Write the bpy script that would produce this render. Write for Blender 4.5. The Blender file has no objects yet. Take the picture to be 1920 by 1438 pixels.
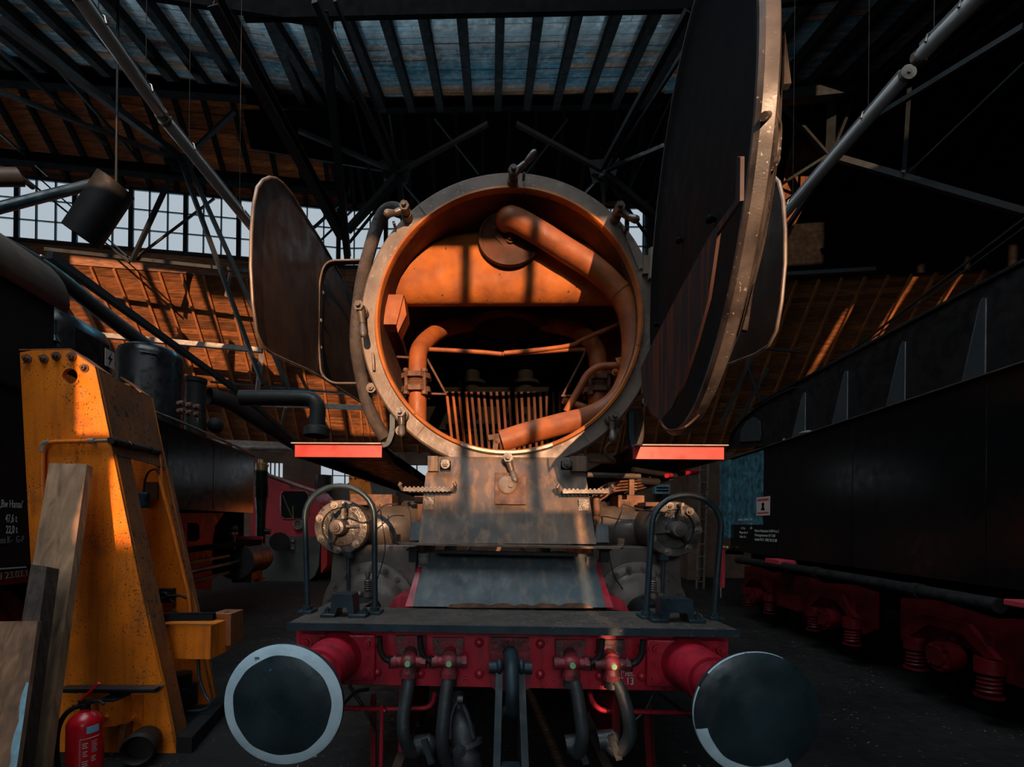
import bpy, math, random
from mathutils import Vector, Matrix
random.seed(7)
PI = math.pi
V = Vector
SC = bpy.context.scene
COL = SC.collection

# ------------------------------------------------------------------ camera
F, CX, CY = 858.0, 896.0, 980.0
YAW, ROLL = 0.0278, 0.0101
CAM = V((-0.103, 0.0, 1.74))
RC = Matrix.Rotation(YAW, 3, 'Z') @ Matrix.Rotation(PI / 2, 3, 'X') @ Matrix.Rotation(ROLL, 3, 'Z')
cd = bpy.data.cameras.new('camera')
cam = bpy.data.objects.new('camera', cd)
COL.objects.link(cam)
cam.matrix_world = Matrix.Translation(CAM) @ RC.to_4x4()
cd.sensor_width = 36.0
cd.lens = F / 1920 * 36.0
cd.shift_x = (960 - CX) / 1920
cd.shift_y = (CY - 719) / 1920
cd.clip_start = 0.05
cd.clip_end = 200
SC.camera = cam

# ------------------------------------------------------------------ sky, sun, exposure
SUN_T = V((-0.072, 0.97, -0.171)).normalized()      # the way the low sun travels
wd = bpy.data.worlds.new('sky')
SC.world = wd
wd.use_nodes = True
nt = wd.node_tree
nt.nodes.clear()
wo = nt.nodes.new('ShaderNodeOutputWorld')
bg = nt.nodes.new('ShaderNodeBackground')
tc = nt.nodes.new('ShaderNodeTexCoord')
sep = nt.nodes.new('ShaderNodeSeparateXYZ')
rz = nt.nodes.new('ShaderNodeValToRGB')             # up the sky: pale haze, then blue
mx = nt.nodes.new('ShaderNodeMixRGB')
L = nt.links.new
L(tc.outputs['Generated'], sep.inputs[0])
mz = nt.nodes.new('ShaderNodeMapRange')
mz.inputs[1].default_value = -1.0
L(sep.outputs['Z'], mz.inputs[0])
L(mz.outputs[0], rz.inputs[0])
mr = nt.nodes.new('ShaderNodeMapRange')
L(sep.outputs['Y'], mr.inputs[0])
mr.inputs[1].default_value = -0.25
mr.inputs[2].default_value = 0.25
L(mr.outputs[0], mx.inputs[0])
e = rz.color_ramp.elements
e[0].position, e[0].color = 0.44, (1.5, 2.2, 2.6, 1)     # glow added below the horizon to light the upper roof
k = e.new(0.50); k.color = (0.50, 0.51, 0.54, 1)
e[2].position, e[2].color = 0.80, (0.045, 0.36, 0.62, 1)
k = e.new(0.83); k.color = (1.2, 3.6, 5.0, 1)
k = e.new(0.783); k.color = (0.46, 0.49, 0.53, 1)
k = e.new(0.791); k.color = (0.06, 0.33, 0.55, 1)
SKY_FRONT = (3.8, 4.3, 4.6, 1)
mx.inputs[1].default_value = SKY_FRONT
L(rz.outputs[0], mx.inputs[2])
L(mx.outputs[0], bg.inputs[0])
bg.inputs[1].default_value = 1.0
L(bg.outputs[0], wo.inputs[0])

sd = bpy.data.lights.new('sun', 'SUN')
sd.energy = 6.2
sd.color = (1.0, 0.60, 0.34)
sd.angle = math.radians(0.35)
sun = bpy.data.objects.new('sun', sd)
COL.objects.link(sun)
sun.location = (2, -20, 12)
sun.rotation_euler = SUN_T.to_track_quat('-Z', 'Y').to_euler()

def portal(name, c, sx, sy, facing):
    """sky portal standing in an opening: guides the sky light, gives none of its own"""
    d = bpy.data.lights.new(name, 'AREA')
    d.shape = 'RECTANGLE'
    d.size, d.size_y = sx, sy
    d.cycles.is_portal = True
    o = bpy.data.objects.new(name, d)
    COL.objects.link(o)
    o.location = c
    o.rotation_euler = V(facing).to_track_quat('-Z', 'Y').to_euler()

SC.view_settings.view_transform = 'Standard'
SC.view_settings.look = 'None'
SC.view_settings.exposure = 0.0
SC.view_settings.gamma = 1.0
SC.view_settings.use_curve_mapping = False
SC.cycles.use_denoising = True
SC.cycles.max_bounces = 6
SC.cycles.sample_clamp_indirect = 4.0

# ------------------------------------------------------------------ pixel -> place
def ray(px, py):
    return RC @ V(((px - CX) / F, -(py - CY) / F, -1.0))
def W(px, py, d):                    # at a distance d along the view axis
    return CAM + ray(px, py) * d
def WY(px, py, y):                   # on an upright plane across the tracks
    r = ray(px, py); return CAM + r * ((y - CAM.y) / r.y)
def WX(px, py, x):
    r = ray(px, py); return CAM + r * ((x - CAM.x) / r.x)
def WZ(px, py, z):
    r = ray(px, py); return CAM + r * ((z - CAM.z) / r.z)
def WP(px, py, p, n):                # on any plane
    r = ray(px, py); return CAM + r * ((V(p) - CAM).dot(V(n)) / r.dot(V(n)))

# ------------------------------------------------------------------ materials
def mat(name, col, rough=0.5, metal=0.0, col2=None, sc=6.0, amt=0.5, speck=None, spsc=40.0, spth=0.62, streak=None, stamt=0.5,
        bump=0.0, bsc=30.0, rvar=0.15, tint=0.0, coat=0.0, grain=None, spec=None, tcols=None, blot=None):
    m = bpy.data.materials.new(name)
    m.use_nodes = True
    t = m.node_tree
    b = t.nodes['Principled BSDF']
    ln = t.links.new
    co = t.nodes.new('ShaderNodeTexCoord')
    def noise(scale, detail=6, mapping=None, dist=0.0):
        n = t.nodes.new('ShaderNodeTexNoise')
        n.inputs['Scale'].default_value = scale
        n.inputs['Detail'].default_value = detail
        n.inputs['Distortion'].default_value = dist
        if mapping:
            mp = t.nodes.new('ShaderNodeMapping')
            mp.inputs['Scale'].default_value = mapping
            ln(co.outputs['Object'], mp.inputs[0]); ln(mp.outputs[0], n.inputs[0])
        else:
            ln(co.outputs['Object'], n.inputs[0])
        return n
    def ramp(src, a, bb, ca=(0, 0, 0, 1), cb=(1, 1, 1, 1)):
        r = t.nodes.new('ShaderNodeValToRGB')
        r.color_ramp.elements[0].position = a; r.color_ramp.elements[0].color = ca
        r.color_ramp.elements[1].position = bb; r.color_ramp.elements[1].color = cb
        ln(src, r.inputs[0]); return r
    def mix(fac, a, bb, typ='MIX'):
        n = t.nodes.new('ShaderNodeMixRGB'); n.blend_type = typ
        for s, v in ((0, fac), (1, a), (2, bb)):
            if hasattr(v, 'is_linked'): ln(v, n.inputs[s])
            else: n.inputs[s].default_value = v if s == 0 else (*v[:3], 1)
        return n.outputs[0]
    c = (*col, 1)
    cur = None
    if col2:
        n = noise(sc)
        r = ramp(n.outputs[0], 0.5 - 0.22 / max(amt, .05) * .5, 0.5 + 0.22 / max(amt, .05) * .5, (*col, 1), (*col2, 1))
        cur = r.outputs[0]
    else:
        cur = None
    def cc(): return cur if cur is not None else col
    if grain:
        n = noise(sc * 1.0, 8, grain, 0.6)
        r = ramp(n.outputs[0], 0.35, 0.7, (0.45, 0.45, 0.45, 1), (1.15, 1.1, 1.05, 1))
        cur = mix(1.0, cc(), r.outputs[0], 'MULTIPLY')
    if streak:
        n = noise(3.0, 6, (7.0, 7.0, 0.7))
        r = ramp(n.outputs[0], 0.49, 0.72)
        f = t.nodes.new('ShaderNodeMath'); f.operation = 'MULTIPLY'; f.inputs[1].default_value = stamt
        ln(r.outputs[0], f.inputs[0])
        cur = mix(f.outputs[0], cc(), streak)
    if blot:
        n = noise(2.3, 5)
        r = ramp(n.outputs[0], 0.56, 0.72)
        cur = mix(r.outputs[0], cc(), blot)
    if speck:
        n = noise(spsc, 3)
        n2 = noise(2.2, 3)
        ad = t.nodes.new('ShaderNodeMath'); ad.operation = 'MULTIPLY_ADD'
        ln(n2.outputs[0], ad.inputs[0]); ad.inputs[1].default_value = 0.35; ln(n.outputs[0], ad.inputs[2])
        r = ramp(ad.outputs[0], spth + 0.17, spth + 0.20)
        cur = mix(r.outputs[0], cc(), speck)
    if tcols:
        a = t.nodes.new('ShaderNodeAttribute'); a.attribute_name = 'tint'
        r = ramp(a.outputs['Fac'], 0, 1, (*tcols[0], 1), (*tcols[2], 1))
        q = r.color_ramp.elements.new(.55); q.color = (*tcols[1], 1)
        cur = mix(1.0, cc(), r.outputs[0], 'MULTIPLY')
    if tint:
        a = t.nodes.new('ShaderNodeAttribute'); a.attribute_name = 'tint'
        r = ramp(a.outputs['Fac'], 0, 1, (1 - tint, 1 - tint, 1 - tint, 1), (1 + tint * .3, 1 + tint * .3, 1 + tint * .3, 1))
        cur = mix(1.0, cc(), r.outputs[0], 'MULTIPLY')
    if cur is not None: ln(cur, b.inputs['Base Color'])
    else: b.inputs['Base Color'].default_value = c
    b.inputs['Metallic'].default_value = metal
    if rvar:
        n = noise(9.0, 5)
        r = t.nodes.new('ShaderNodeMapRange')
        r.inputs[3].default_value = max(0.03, rough - rvar); r.inputs[4].default_value = min(1, rough + rvar)
        r.inputs[1].default_value = 0.3; r.inputs[2].default_value = 0.7
        ln(n.outputs[0], r.inputs[0]); ln(r.outputs[0], b.inputs['Roughness'])
    else:
        b.inputs['Roughness'].default_value = rough
    if spec is not None: b.inputs['Specular IOR Level'].default_value = spec
    if coat: b.inputs['Coat Weight'].default_value = coat
    if bump:
        n = noise(bsc, 6)
        bn = t.nodes.new('ShaderNodeBump'); bn.inputs['Strength'].default_value = bump; bn.inputs['Distance'].default_value = 0.02
        ln(n.outputs[0], bn.inputs['Height']); ln(bn.outputs[0], b.inputs['Normal'])
    return m

M = {}
M['black'] = mat('black paint', (0.006, 0.007, 0.008), 0.32, col2=(0.013, 0.012, 0.012), spec=.35, sc=3, bump=.03, bsc=8)
M['blackrough'] = mat('black dull paint', (0.008, 0.008, 0.009), 0.6, col2=(0.015, 0.012, 0.011), sc=5, spec=.25)
M['soot'] = mat('soot and shade black', (0.004, 0.004, 0.004), 0.9, spec=.05)  # also stands in for deep shade on some parts
M['ringsteel'] = mat('worn grey smokebox steel', (0.23, 0.165, 0.125), 0.5, 0.1, (0.115, 0.082, 0.064), 5, .6, speck=(.25, .19, .15), spsc=30, spth=.66, bump=.12, bsc=40)
M['steel'] = mat('oily steel', (0.15, 0.115, 0.095), 0.42, 0.15, (0.065, 0.052, 0.045), 7, .6, bump=.1, bsc=40)
M['darkoil'] = mat('dark oily casting', (0.09, 0.072, 0.062), 0.35, 0.1, (0.03, 0.026, 0.025), 12, .8, bump=.2, bsc=50)
M['linksteel'] = mat('dark teal link steel', (0.014, 0.027, 0.035), 0.5, 0, (0.008, 0.014, 0.018), 10, .7, spec=.3)
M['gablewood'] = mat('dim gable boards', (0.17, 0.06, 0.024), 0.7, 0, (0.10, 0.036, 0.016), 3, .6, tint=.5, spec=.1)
M['oilysteel'] = mat('oily mottled steel', (0.15, 0.118, 0.098), 0.4, 0.2, (0.03, 0.026, 0.025), 11, .8, speck=(.02, .02, .02), spsc=24, spth=.66, bump=.15, bsc=50)
M['bright'] = mat('bright worn steel', (0.36, 0.31, 0.27), 0.35, 0.7, (0.2, 0.16, 0.13), 14, .6)
M['rust'] = mat('orange rust', (0.52, 0.145, 0.018), 0.75, 0, (0.27, 0.07, 0.015), 5, .7, speck=(.07, .028, .015), spsc=22, spth=.70, bump=.15, bsc=35)
M['rustdark'] = mat('dark rust', (0.14, 0.042, 0.016), 0.8, 0, (0.055, 0.02, 0.011), 4, .7, bump=.2, bsc=25)
M['rustpipe'] = mat('rusty pipe', (0.40, 0.105, 0.022), 0.62, 0, (0.22, 0.06, 0.02), 7, .7, bump=.12, bsc=40)
M['rustbits'] = mat('rusty fittings', (0.22, 0.10, 0.055), 0.7, .2, (0.09, 0.045, 0.03), 16, .7, bump=.2, bsc=60)
M['apron'] = mat('blue grey sooty plate', (0.044, 0.066, 0.078), 0.5, 0.0, (0.026, 0.036, 0.043), 4, .6, streak=(0.17, 0.13, 0.10), stamt=.55, bump=.06)  # cool tint of the sky light painted into the plate grey
M['aprontop'] = mat('dusty rust brown plate', (0.15, 0.092, 0.064), 0.6, 0.0, (0.06, 0.045, 0.038), 5, .7, streak=(0.34, 0.17, 0.08), stamt=.6, bump=.08)
M['deck'] = mat('dusty footplate', (0.072, 0.052, 0.042), 0.8, 0, (0.036, 0.027, 0.022), 8, .6, speck=(.14, .10, .08), spsc=60, bump=.3, bsc=60)
M['red'] = mat('red paint', (0.50, 0.016, 0.035), 0.36, 0, (0.36, 0.012, 0.028), 4, .5, streak=(.10, .012, .018), stamt=.75, speck=(.06, .01, .012), spsc=18, spth=.73, bump=.05)
M['reddirty'] = mat('dirty red casting', (0.26, 0.018, 0.03), 0.5, 0, (0.06, 0.02, 0.022), 14, .8, bump=.2, bsc=60)
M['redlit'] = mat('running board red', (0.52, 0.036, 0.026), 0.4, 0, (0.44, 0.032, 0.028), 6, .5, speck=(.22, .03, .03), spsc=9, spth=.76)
M['reddark'] = mat('dark red frame', (0.20, 0.008, 0.012), 0.45, 0, (0.10, 0.006, 0.009), 5, .6)
M['tealtint'] = mat('black steel tinted teal', (0.020, 0.040, 0.052), 0.38, 0.1, (0.012, 0.020, 0.027), 8, .6, speck=(.10, .13, .14), spsc=90, spth=.70)  # teal of the sky light mixed into the black
M['white'] = mat('worn white paint', (0.50, 0.61, 0.67), 0.6, 0, (0.33, 0.43, 0.49), 7, .6, speck=(.035, .05, .055), spsc=16, spth=.70, bump=.15)  # blue of the sky light mixed into the white
M['grease'] = mat('greasy buffer face', (0.009, 0.016, 0.019), 0.34, 0.1, (0.018, 0.034, 0.040), 4, .8, speck=(.10, .15, .16), spsc=26, spth=.80, bump=.15, bsc=12, rvar=.22)
M['rubber'] = mat('black rubber', (0.014, 0.016, 0.018), 0.5, 0, (0.026, 0.028, 0.030), 12, .6, bump=.15, bsc=70)
M['yellow'] = mat('orange yellow machine paint', (0.88, 0.215, 0.008), 0.45, 0, (0.66, 0.15, 0.010), 3.0, .6, speck=(.05, .030, .018), spsc=75, spth=.66, streak=(.30, .075, .015), stamt=.5, bump=.05)
M['yellowfront'] = mat('orange paint with soot blotches', (0.92, 0.225, 0.008), 0.45, 0, (0.72, 0.165, 0.010), 3.0, .6, speck=(.05, .030, .018), spsc=75, spth=.64, streak=(.30, .075, .015), stamt=.5, bump=.05, blot=(.26, .075, .02))
M['stayred'] = mat('bright red stay', (0.52, 0.006, 0.018), 0.5, 0, (0.40, 0.005, 0.014), 3, .5, spec=.12)
M['yellowrust'] = mat('rust brown over orange', (0.34, 0.10, 0.022), 0.6, 0, (0.20, 0.065, 0.022), 3.5, .7, streak=(.06, .04, .03), stamt=.45, speck=(.05, .03, .02), spsc=30)
M['plank'] = mat('weathered plank', (0.46, 0.26, 0.15), 0.75, 0, (0.36, 0.20, 0.115), 3, .6, grain=(5, 5, .4), speck=(.05, .03, .02), spsc=9, spth=.76, bump=.1)
M['timber'] = mat('dark old timber', (0.06, 0.042, 0.033), 0.7, 0, (0.11, 0.075, 0.055), 5, .6, grain=(9, 9, .6), bump=.2)
M['ply'] = mat('scuffed plywood', (0.30, 0.15, 0.08), 0.7, 0, (0.19, 0.095, 0.055), 3.5, .7, grain=(6, 6, .8), speck=(.06, .04, .03), spsc=10, spth=.72)
M['bluewhite'] = mat('pale blue flaking paint', (0.26, 0.44, 0.52), 0.6, 0, (0.14, 0.22, 0.26), 9, .7)
M['roofwood'] = mat('orange brown roof boards', (0.40, 0.145, 0.045), 0.55, 0, (0.29, 0.10, 0.033), 3, .6, tint=.5, grain=(.6, 8, 8), bump=.05)
M['roofgrey'] = mat('roof boards with teal light', (1.0, 1.0, 1.0), 0.24, 0, (0.6, 0.62, 0.65), 1.3, .8, tcols=((.11, .34, .46), (.42, .42, .43), (.66, .27, .12)), grain=(.6, 8, 8), bump=.05)  # teal of the window light put into some board colours
M['roofblack'] = mat('black roof boards', (0.006, 0.0045, 0.004), 0.8, 0, tint=.4, spec=.1)  # near-black boards for the centre and right bays
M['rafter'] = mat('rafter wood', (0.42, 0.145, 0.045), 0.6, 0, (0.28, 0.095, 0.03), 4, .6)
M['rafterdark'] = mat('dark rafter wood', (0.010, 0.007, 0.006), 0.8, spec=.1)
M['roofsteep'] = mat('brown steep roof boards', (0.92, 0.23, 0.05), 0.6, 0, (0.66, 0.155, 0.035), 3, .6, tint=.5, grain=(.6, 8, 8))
M['iron'] = mat('dark roof iron', (0.016, 0.026, 0.032), 0.45, 0, (0.020, 0.018, 0.017), 4, .6, spec=.3)
M['ironbrown'] = mat('brown roof iron', (0.030, 0.020, 0.016), 0.6, 0.1, (0.018, 0.014, 0.012), 4, .6, spec=.25)
M['galv'] = mat('pale pipe', (0.34, 0.31, 0.28), 0.5, .2, (0.2, 0.17, 0.15), 8, .6)
M['duct'] = mat('grey black duct', (0.018, 0.018, 0.019), 0.5, 0.0, (0.032, 0.026, 0.023), 5, .6, bump=.1, bsc=15, spec=.3)
M['floor'] = mat('oily floor', (0.017, 0.014, 0.0125), 0.72, 0, (0.008, 0.0075, 0.007), 1.2, .7, spec=.2, speck=(.20, .17, .14), spsc=30, spth=.69, bump=.5, bsc=14, rvar=.2)
M['brick'] = mat('brown brick wall', (0.16, 0.085, 0.055), 0.85, 0, (0.09, 0.055, 0.04), 3, .7, bump=.3, bsc=12)
M['plaster'] = mat('grubby plaster', (0.10, 0.085, 0.075), 0.9, 0, (0.06, 0.05, 0.045), 2, .7)
M['lag'] = mat('lagged pipe wrapping', (0.07, 0.05, 0.042), 0.8, 0, (0.035, 0.026, 0.022), 10, .7, bump=.5, bsc=30)
M['deflector'] = mat('brown black deflector plate', (0.060, 0.036, 0.027), 0.45, 0.0, (0.030, 0.019, 0.015), 3, .7, spec=.3, streak=(.075, .05, .038), stamt=.5, speck=(.14, .09, .06), spsc=60, spth=.78)
M['edge'] = mat('pale plate edge', (0.30, 0.24, 0.20), 0.45, 0.4, (0.16, 0.12, 0.10), 12, .6)
M['dooredge'] = mat('rusty steel door rim', (0.125, 0.098, 0.085), 0.5, 0.0, (0.035, 0.026, 0.023), 7, .95, speck=(.42, .36, .32), spsc=90, spth=.69, bump=.06, bsc=160)
M['doorblack'] = mat('sooty door inside', (0.006, 0.0075, 0.0085), 0.75, 0, (0.004, 0.005, 0.0055), 3, .6, spec=.08)
M['baffle'] = mat('sooty baffle with rust', (0.024, 0.027, 0.030), 0.7, 0, streak=(.26, .055, .012), stamt=.6, spec=.12)
M['rustedge'] = mat('rusty plate edge', (0.085, 0.03, 0.015), 0.6, 0, (0.045, 0.019, 0.012), 20, .7)
M['tender'] = mat('gloss black tender paint', (0.004, 0.0045, 0.005), 0.20, 0, (0.006, 0.0065, 0.007), 2, .5, bump=.02, bsc=3, rvar=.06, spec=.22)
M['tendersheen'] = mat('black paint with teal sheen', (0.06, 0.20, 0.26), 0.35, 0, (0.02, 0.06, 0.08), 8, .8)  # teal sky reflection painted into the black
M['gusset'] = mat('grey black gusset', (0.022, 0.028, 0.030), 0.45, 0, (0.035, 0.04, 0.043), 8, .6)
M['redbogie'] = mat('red bogie paint', (0.11, 0.004, 0.006), 0.4, 0, (0.045, 0.002, 0.004), 5, .6, spec=.25)
M['lagdark'] = mat('sooty lagging', (0.020, 0.018, 0.017), 0.8, 0, (0.010, 0.009, 0.009), 10, .7, bump=.4, bsc=30, spec=.1)
M['dieselred'] = mat('bright red cab', (0.50, 0.04, 0.055), 0.45, 0, (0.36, 0.03, 0.04), 3, .6)
M['grey'] = mat('grey skirt', (0.10, 0.095, 0.09), 0.5, 0, (0.06, 0.055, 0.05), 3, .6)
M['extred'] = mat('extinguisher red', (0.50, 0.006, 0.012), 0.28, 0, rvar=0.05)
M['label'] = mat('pale label', (0.55, 0.55, 0.52), 0.6)
M['labelblue'] = mat('blue label', (0.20, 0.46, 0.60), 0.6)
M['letter'] = mat('white lettering', (0.55, 0.55, 0.52), 0.6, rvar=0)
M['letterdim'] = mat('grey lettering', (0.22, 0.22, 0.21), 0.6, rvar=0)
M['sign'] = mat('white sign', (0.55, 0.42, 0.38), 0.5, rvar=0)
M['signred'] = mat('red sign print', (0.45, 0.06, 0.04), 0.5, rvar=0)
M['tube'] = mat('lamp tube cover', (0.50, 0.49, 0.485), 0.12, 0.0, rvar=.05)
M['lamphouse'] = mat('lamp housing', (0.16, 0.15, 0.148), 0.35, 0.2)
M['blueplug'] = mat('blue plug', (0.02, 0.11, 0.17), 0.4)
M['copper'] = mat('copper pipe', (0.40, 0.19, 0.11), 0.4, .6, (0.22, 0.10, 0.06), 20, .6)
M['brass'] = mat('brass', (0.40, 0.24, 0.10), 0.4, .7, (0.18, 0.10, 0.05), 12, .6)
M['dust'] = mat('dusty cab roof', (0.17, 0.11, 0.075), 0.8, 0, (0.10, 0.065, 0.048), 5, .7, speck=(.3, .22, .16), spsc=40, spth=.76)
M['green'] = mat('green tag', (0.22, 0.46, 0.22), 0.5)
M['dkglass'] = mat('dark cab window', (0.012, 0.012, 0.013), 0.1, rvar=0)

def glass_mat():
    m = bpy.data.materials.new('dusty window pane')
    m.use_nodes = True
    t = m.node_tree; t.nodes.clear()
    o = t.nodes.new('ShaderNodeOutputMaterial')
    tr = t.nodes.new('ShaderNodeBsdfTransparent'); tr.inputs[0].default_value = (.90, .92, .93, 1)
    gl = t.nodes.new('ShaderNodeBsdfGlossy'); gl.inputs['Roughness'].default_value = .08
    df = t.nodes.new('ShaderNodeBsdfTranslucent'); df.inputs[0].default_value = (.7, .72, .74, 1)
    a = t.nodes.new('ShaderNodeMixShader'); a.inputs[0].default_value = .10
    b = t.nodes.new('ShaderNodeMixShader'); b.inputs[0].default_value = .05
    t.links.new(tr.outputs[0], a.inputs[1]); t.links.new(df.outputs[0], a.inputs[2])
    t.links.new(a.outputs[0], b.inputs[1]); t.links.new(gl.outputs[0], b.inputs[2])
    t.links.new(b.outputs[0], o.inputs[0])
    return m
M['glass'] = glass_mat()

# ------------------------------------------------------------------ objects
ROOT = {}          # object name -> matrix its mesh is written in
def thing(name, label, cat, loc=(0, 0, 0), rotz=0.0, group=None):
    o = bpy.data.objects.new(name, None)
    COL.objects.link(o)
    o.empty_display_size = .2
    o.location = loc; o.rotation_euler = (0, 0, rotz)
    o['label'] = label; o['category'] = cat
    if group: o['group'] = group
    ROOT[o.name] = Matrix.Translation(V(loc)) @ Matrix.Rotation(rotz, 4, 'Z')
    return o
def tag(o, label, cat, group=None):
    o['label'] = label; o['category'] = cat
    if group: o['group'] = group
    return o

class B:
    """collects shapes, then links them as ONE mesh object"""
    def __init__(s): s.v = []; s.f = []; s.m = []; s.t = []; s.mi = 0; s.tint = .5; s.flat = []
    def add(s, vs, fs, flat=False):
        n = len(s.v)
        s.v += [V(p) for p in vs]
        for f in fs:
            s.f.append([i + n for i in f]); s.m.append(s.mi); s.t.append(s.tint); s.flat.append(flat)
        return s
    def mat(s, i): s.mi = i; return s
    def hexa(s, p):                       # 4 bottom then 4 top
        return s.add(p, [(3, 2, 1, 0), (4, 5, 6, 7), (0, 1, 5, 4), (1, 2, 6, 5), (2, 3, 7, 6), (3, 0, 4, 7)], True)
    def box(s, c, d, R=None):
        c = V(c); x, y, z = d[0] / 2, d[1] / 2, d[2] / 2
        p = [V(q) for q in ((-x, -y, -z), (x, -y, -z), (x, y, -z), (-x, y, -z), (-x, -y, z), (x, -y, z), (x, y, z), (-x, y, z))]
        if R is not None: p = [R @ q for q in p]
        return s.hexa([c + q for q in p])
    def bx(s, x0, x1, y0, y1, z0, z1):
        return s.box(((x0 + x1) / 2, (y0 + y1) / 2, (z0 + z1) / 2), (abs(x1 - x0), abs(y1 - y0), abs(z1 - z0)))
    def beam(s, a, b, w, h, up=(0, 0, 1)):
        a, b = V(a), V(b); d = (b - a).normalized(); u = V(up)
        if abs(d.dot(u)) > .98: u = V((0, 1, 0))
        sd_ = d.cross(u).normalized(); u = sd_.cross(d).normalized()
        o = [(-w / 2, -h / 2), (w / 2, -h / 2), (w / 2, h / 2), (-w / 2, h / 2)]
        return s.hexa([a + sd_ * i + u * j for i, j in o] + [b + sd_ * i + u * j for i, j in o])
    def ibeam(s, a, b, w, h, up=(0, 0, 1), t=.02):
        a, b = V(a), V(b); d = (b - a).normalized(); u = V(up)
        if abs(d.dot(u)) > .98: u = V((0, 1, 0))
        sd_ = d.cross(u).normalized(); u = sd_.cross(d).normalized()
        s.beam(a, b, t, h, up)
        for k in (-1, 1): s.beam(a + u * (h / 2 * k), b + u * (h / 2 * k), w, t, up)
        return s
    def frame(s, axis):
        a = V(axis).normalized()
        u = a.cross(V((0, 0, 1)))
        if u.length < 1e-3: u = V((1, 0, 0))
        u.normalize(); return a, u, a.cross(u)
    def cyl(s, a, b, r0, r1=None, seg=18, caps=True):
        a, b = V(a), V(b); r1 = r0 if r1 is None else r1
        ax, u, w = s.frame(b - a)
        vs = []
        for p, r in ((a, r0), (b, r1)):
            for i in range(seg):
                t = 2 * PI * i / seg
                vs.append(p + (u * math.cos(t) + w * math.sin(t)) * r)
        fs = [(i, (i + 1) % seg, seg + (i + 1) % seg, seg + i) for i in range(seg)]
        s.add(vs, fs)
        if caps:
            s.add(vs[:seg], [tuple(range(seg))[::-1]]); s.add(vs[seg:], [tuple(range(seg))])
        return s
    def lathe(s, prof, o, axis, seg=40, mats=None, a0=0, a1=2 * PI):
        """prof: (radius, height along axis); mats: material index per profile segment"""
        o = V(o); ax, u, w = s.frame(axis)
        full = abs(a1 - a0 - 2 * PI) < 1e-6
        n = seg if full else seg + 1
        vs = []
        for r, h in prof:
            for i in range(n):
                t = a0 + (a1 - a0) * i / seg
                vs.append(o + ax * h + (u * math.cos(t) + w * math.sin(t)) * max(r, 1e-4))
        for k in range(len(prof) - 1):
            if mats: s.mi = mats[k]
            b = k * n
            fs = [(b + i, b + (i + 1) % n, b + n + (i + 1) % n, b + n + i) for i in range(seg)]
            off = len(s.v)
            if k == 0: s.v += vs; base = off
            for f in fs:
                s.f.append([base + i for i in f]); s.m.append(s.mi); s.t.append(s.tint); s.flat.append(False)
        return s
    def tube(s, pts, r, seg=12, caps=True, rs=None):
        pts = [V(p) for p in pts]; n = len(pts)
        tan = []
        for i in range(n):
            a = pts[max(0, i - 1)]; b = pts[min(n - 1, i + 1)]
            tan.append((b - a).normalized())
        ax, u, w = s.frame(tan[0])
        vs = []
        for i in range(n):
            if i:
                q = tan[i - 1].rotation_difference(tan[i]); u = q @ u; w = q @ w
            rr = rs[i] if rs else r
            for k in range(seg):
                t = 2 * PI * k / seg
                vs.append(pts[i] + (u * math.cos(t) + w * math.sin(t)) * rr)
        fs = [(i * seg + k, i * seg + (k + 1) % seg, (i + 1) * seg + (k + 1) % seg, (i + 1) * seg + k) for i in range(n - 1) for k in range(seg)]
        s.add(vs, fs)
        if caps:
            s.add(vs[:seg], [tuple(range(seg))[::-1]]); s.add(vs[-seg:], [tuple(range(seg))])
        return s
    def prism(s, pts, off, side=None):
        """flat outline pushed along off; side = material index of its edge"""
        pts = [V(p) for p in pts]; off = V(off); n = len(pts)
        s.add(pts, [tuple(range(n))[::-1]], True); s.add([p + off for p in pts], [tuple(range(n))], True)
        k = s.mi
        if side is not None: s.mi = side
        s.add(pts + [p + off for p in pts], [(i, (i + 1) % n, n + (i + 1) % n, n + i) for i in range(n)])
        s.mi = k
        return s
    def ball(s, c, r, seg=14, rings=8, sq=(1, 1, 1)):
        c = V(c); vs = [c + V((0, 0, r * sq[2]))]
        for i in range(1, rings):
            a = PI * i / rings
            for k in range(seg):
                t = 2 * PI * k / seg
                vs.append(c + V((math.sin(a) * math.cos(t) * r * sq[0], math.sin(a) * math.sin(t) * r * sq[1], math.cos(a) * r * sq[2])))
        vs.append(c - V((0, 0, r * sq[2])))
        fs = [(0, 1 + k, 1 + (k + 1) % seg) for k in range(seg)]
        for i in range(rings - 2):
            b = 1 + i * seg
            fs += [(b + k, b + seg + k, b + seg + (k + 1) % seg, b + (k + 1) % seg) for k in range(seg)]
        b = 1 + (rings - 2) * seg; e_ = len(vs) - 1
        fs += [(b + k, e_, b + (k + 1) % seg) for k in range(seg)]
        return s.add(vs, fs)
    def bolt(s, p, axis, r=.014, h=.016):
        p = V(p); a = V(axis).normalized()
        s.cyl(p, p + a * (h * .25), r * 1.55, seg=14)
        s.cyl(p, p + a * h, r, seg=6)
        s.cyl(p, p + a * h * 1.45, r * .5, seg=8)
        return s
    def rivet(s, p, axis, r=.02):
        return s.lathe([(r, 0), (r * .95, r * .3), (r * .7, r * .62), (r * .35, r * .8), (0, r * .85)], p, axis, 12)
    def sheet(s, grid):
        """grid of points -> surface"""
        n = len(grid[0]); vs = [p for row in grid for p in row]
        return s.add(vs, [(i * n + k, i * n + k + 1, (i + 1) * n + k + 1, (i + 1) * n + k) for i in range(len(grid) - 1) for k in range(n - 1)])
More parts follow.
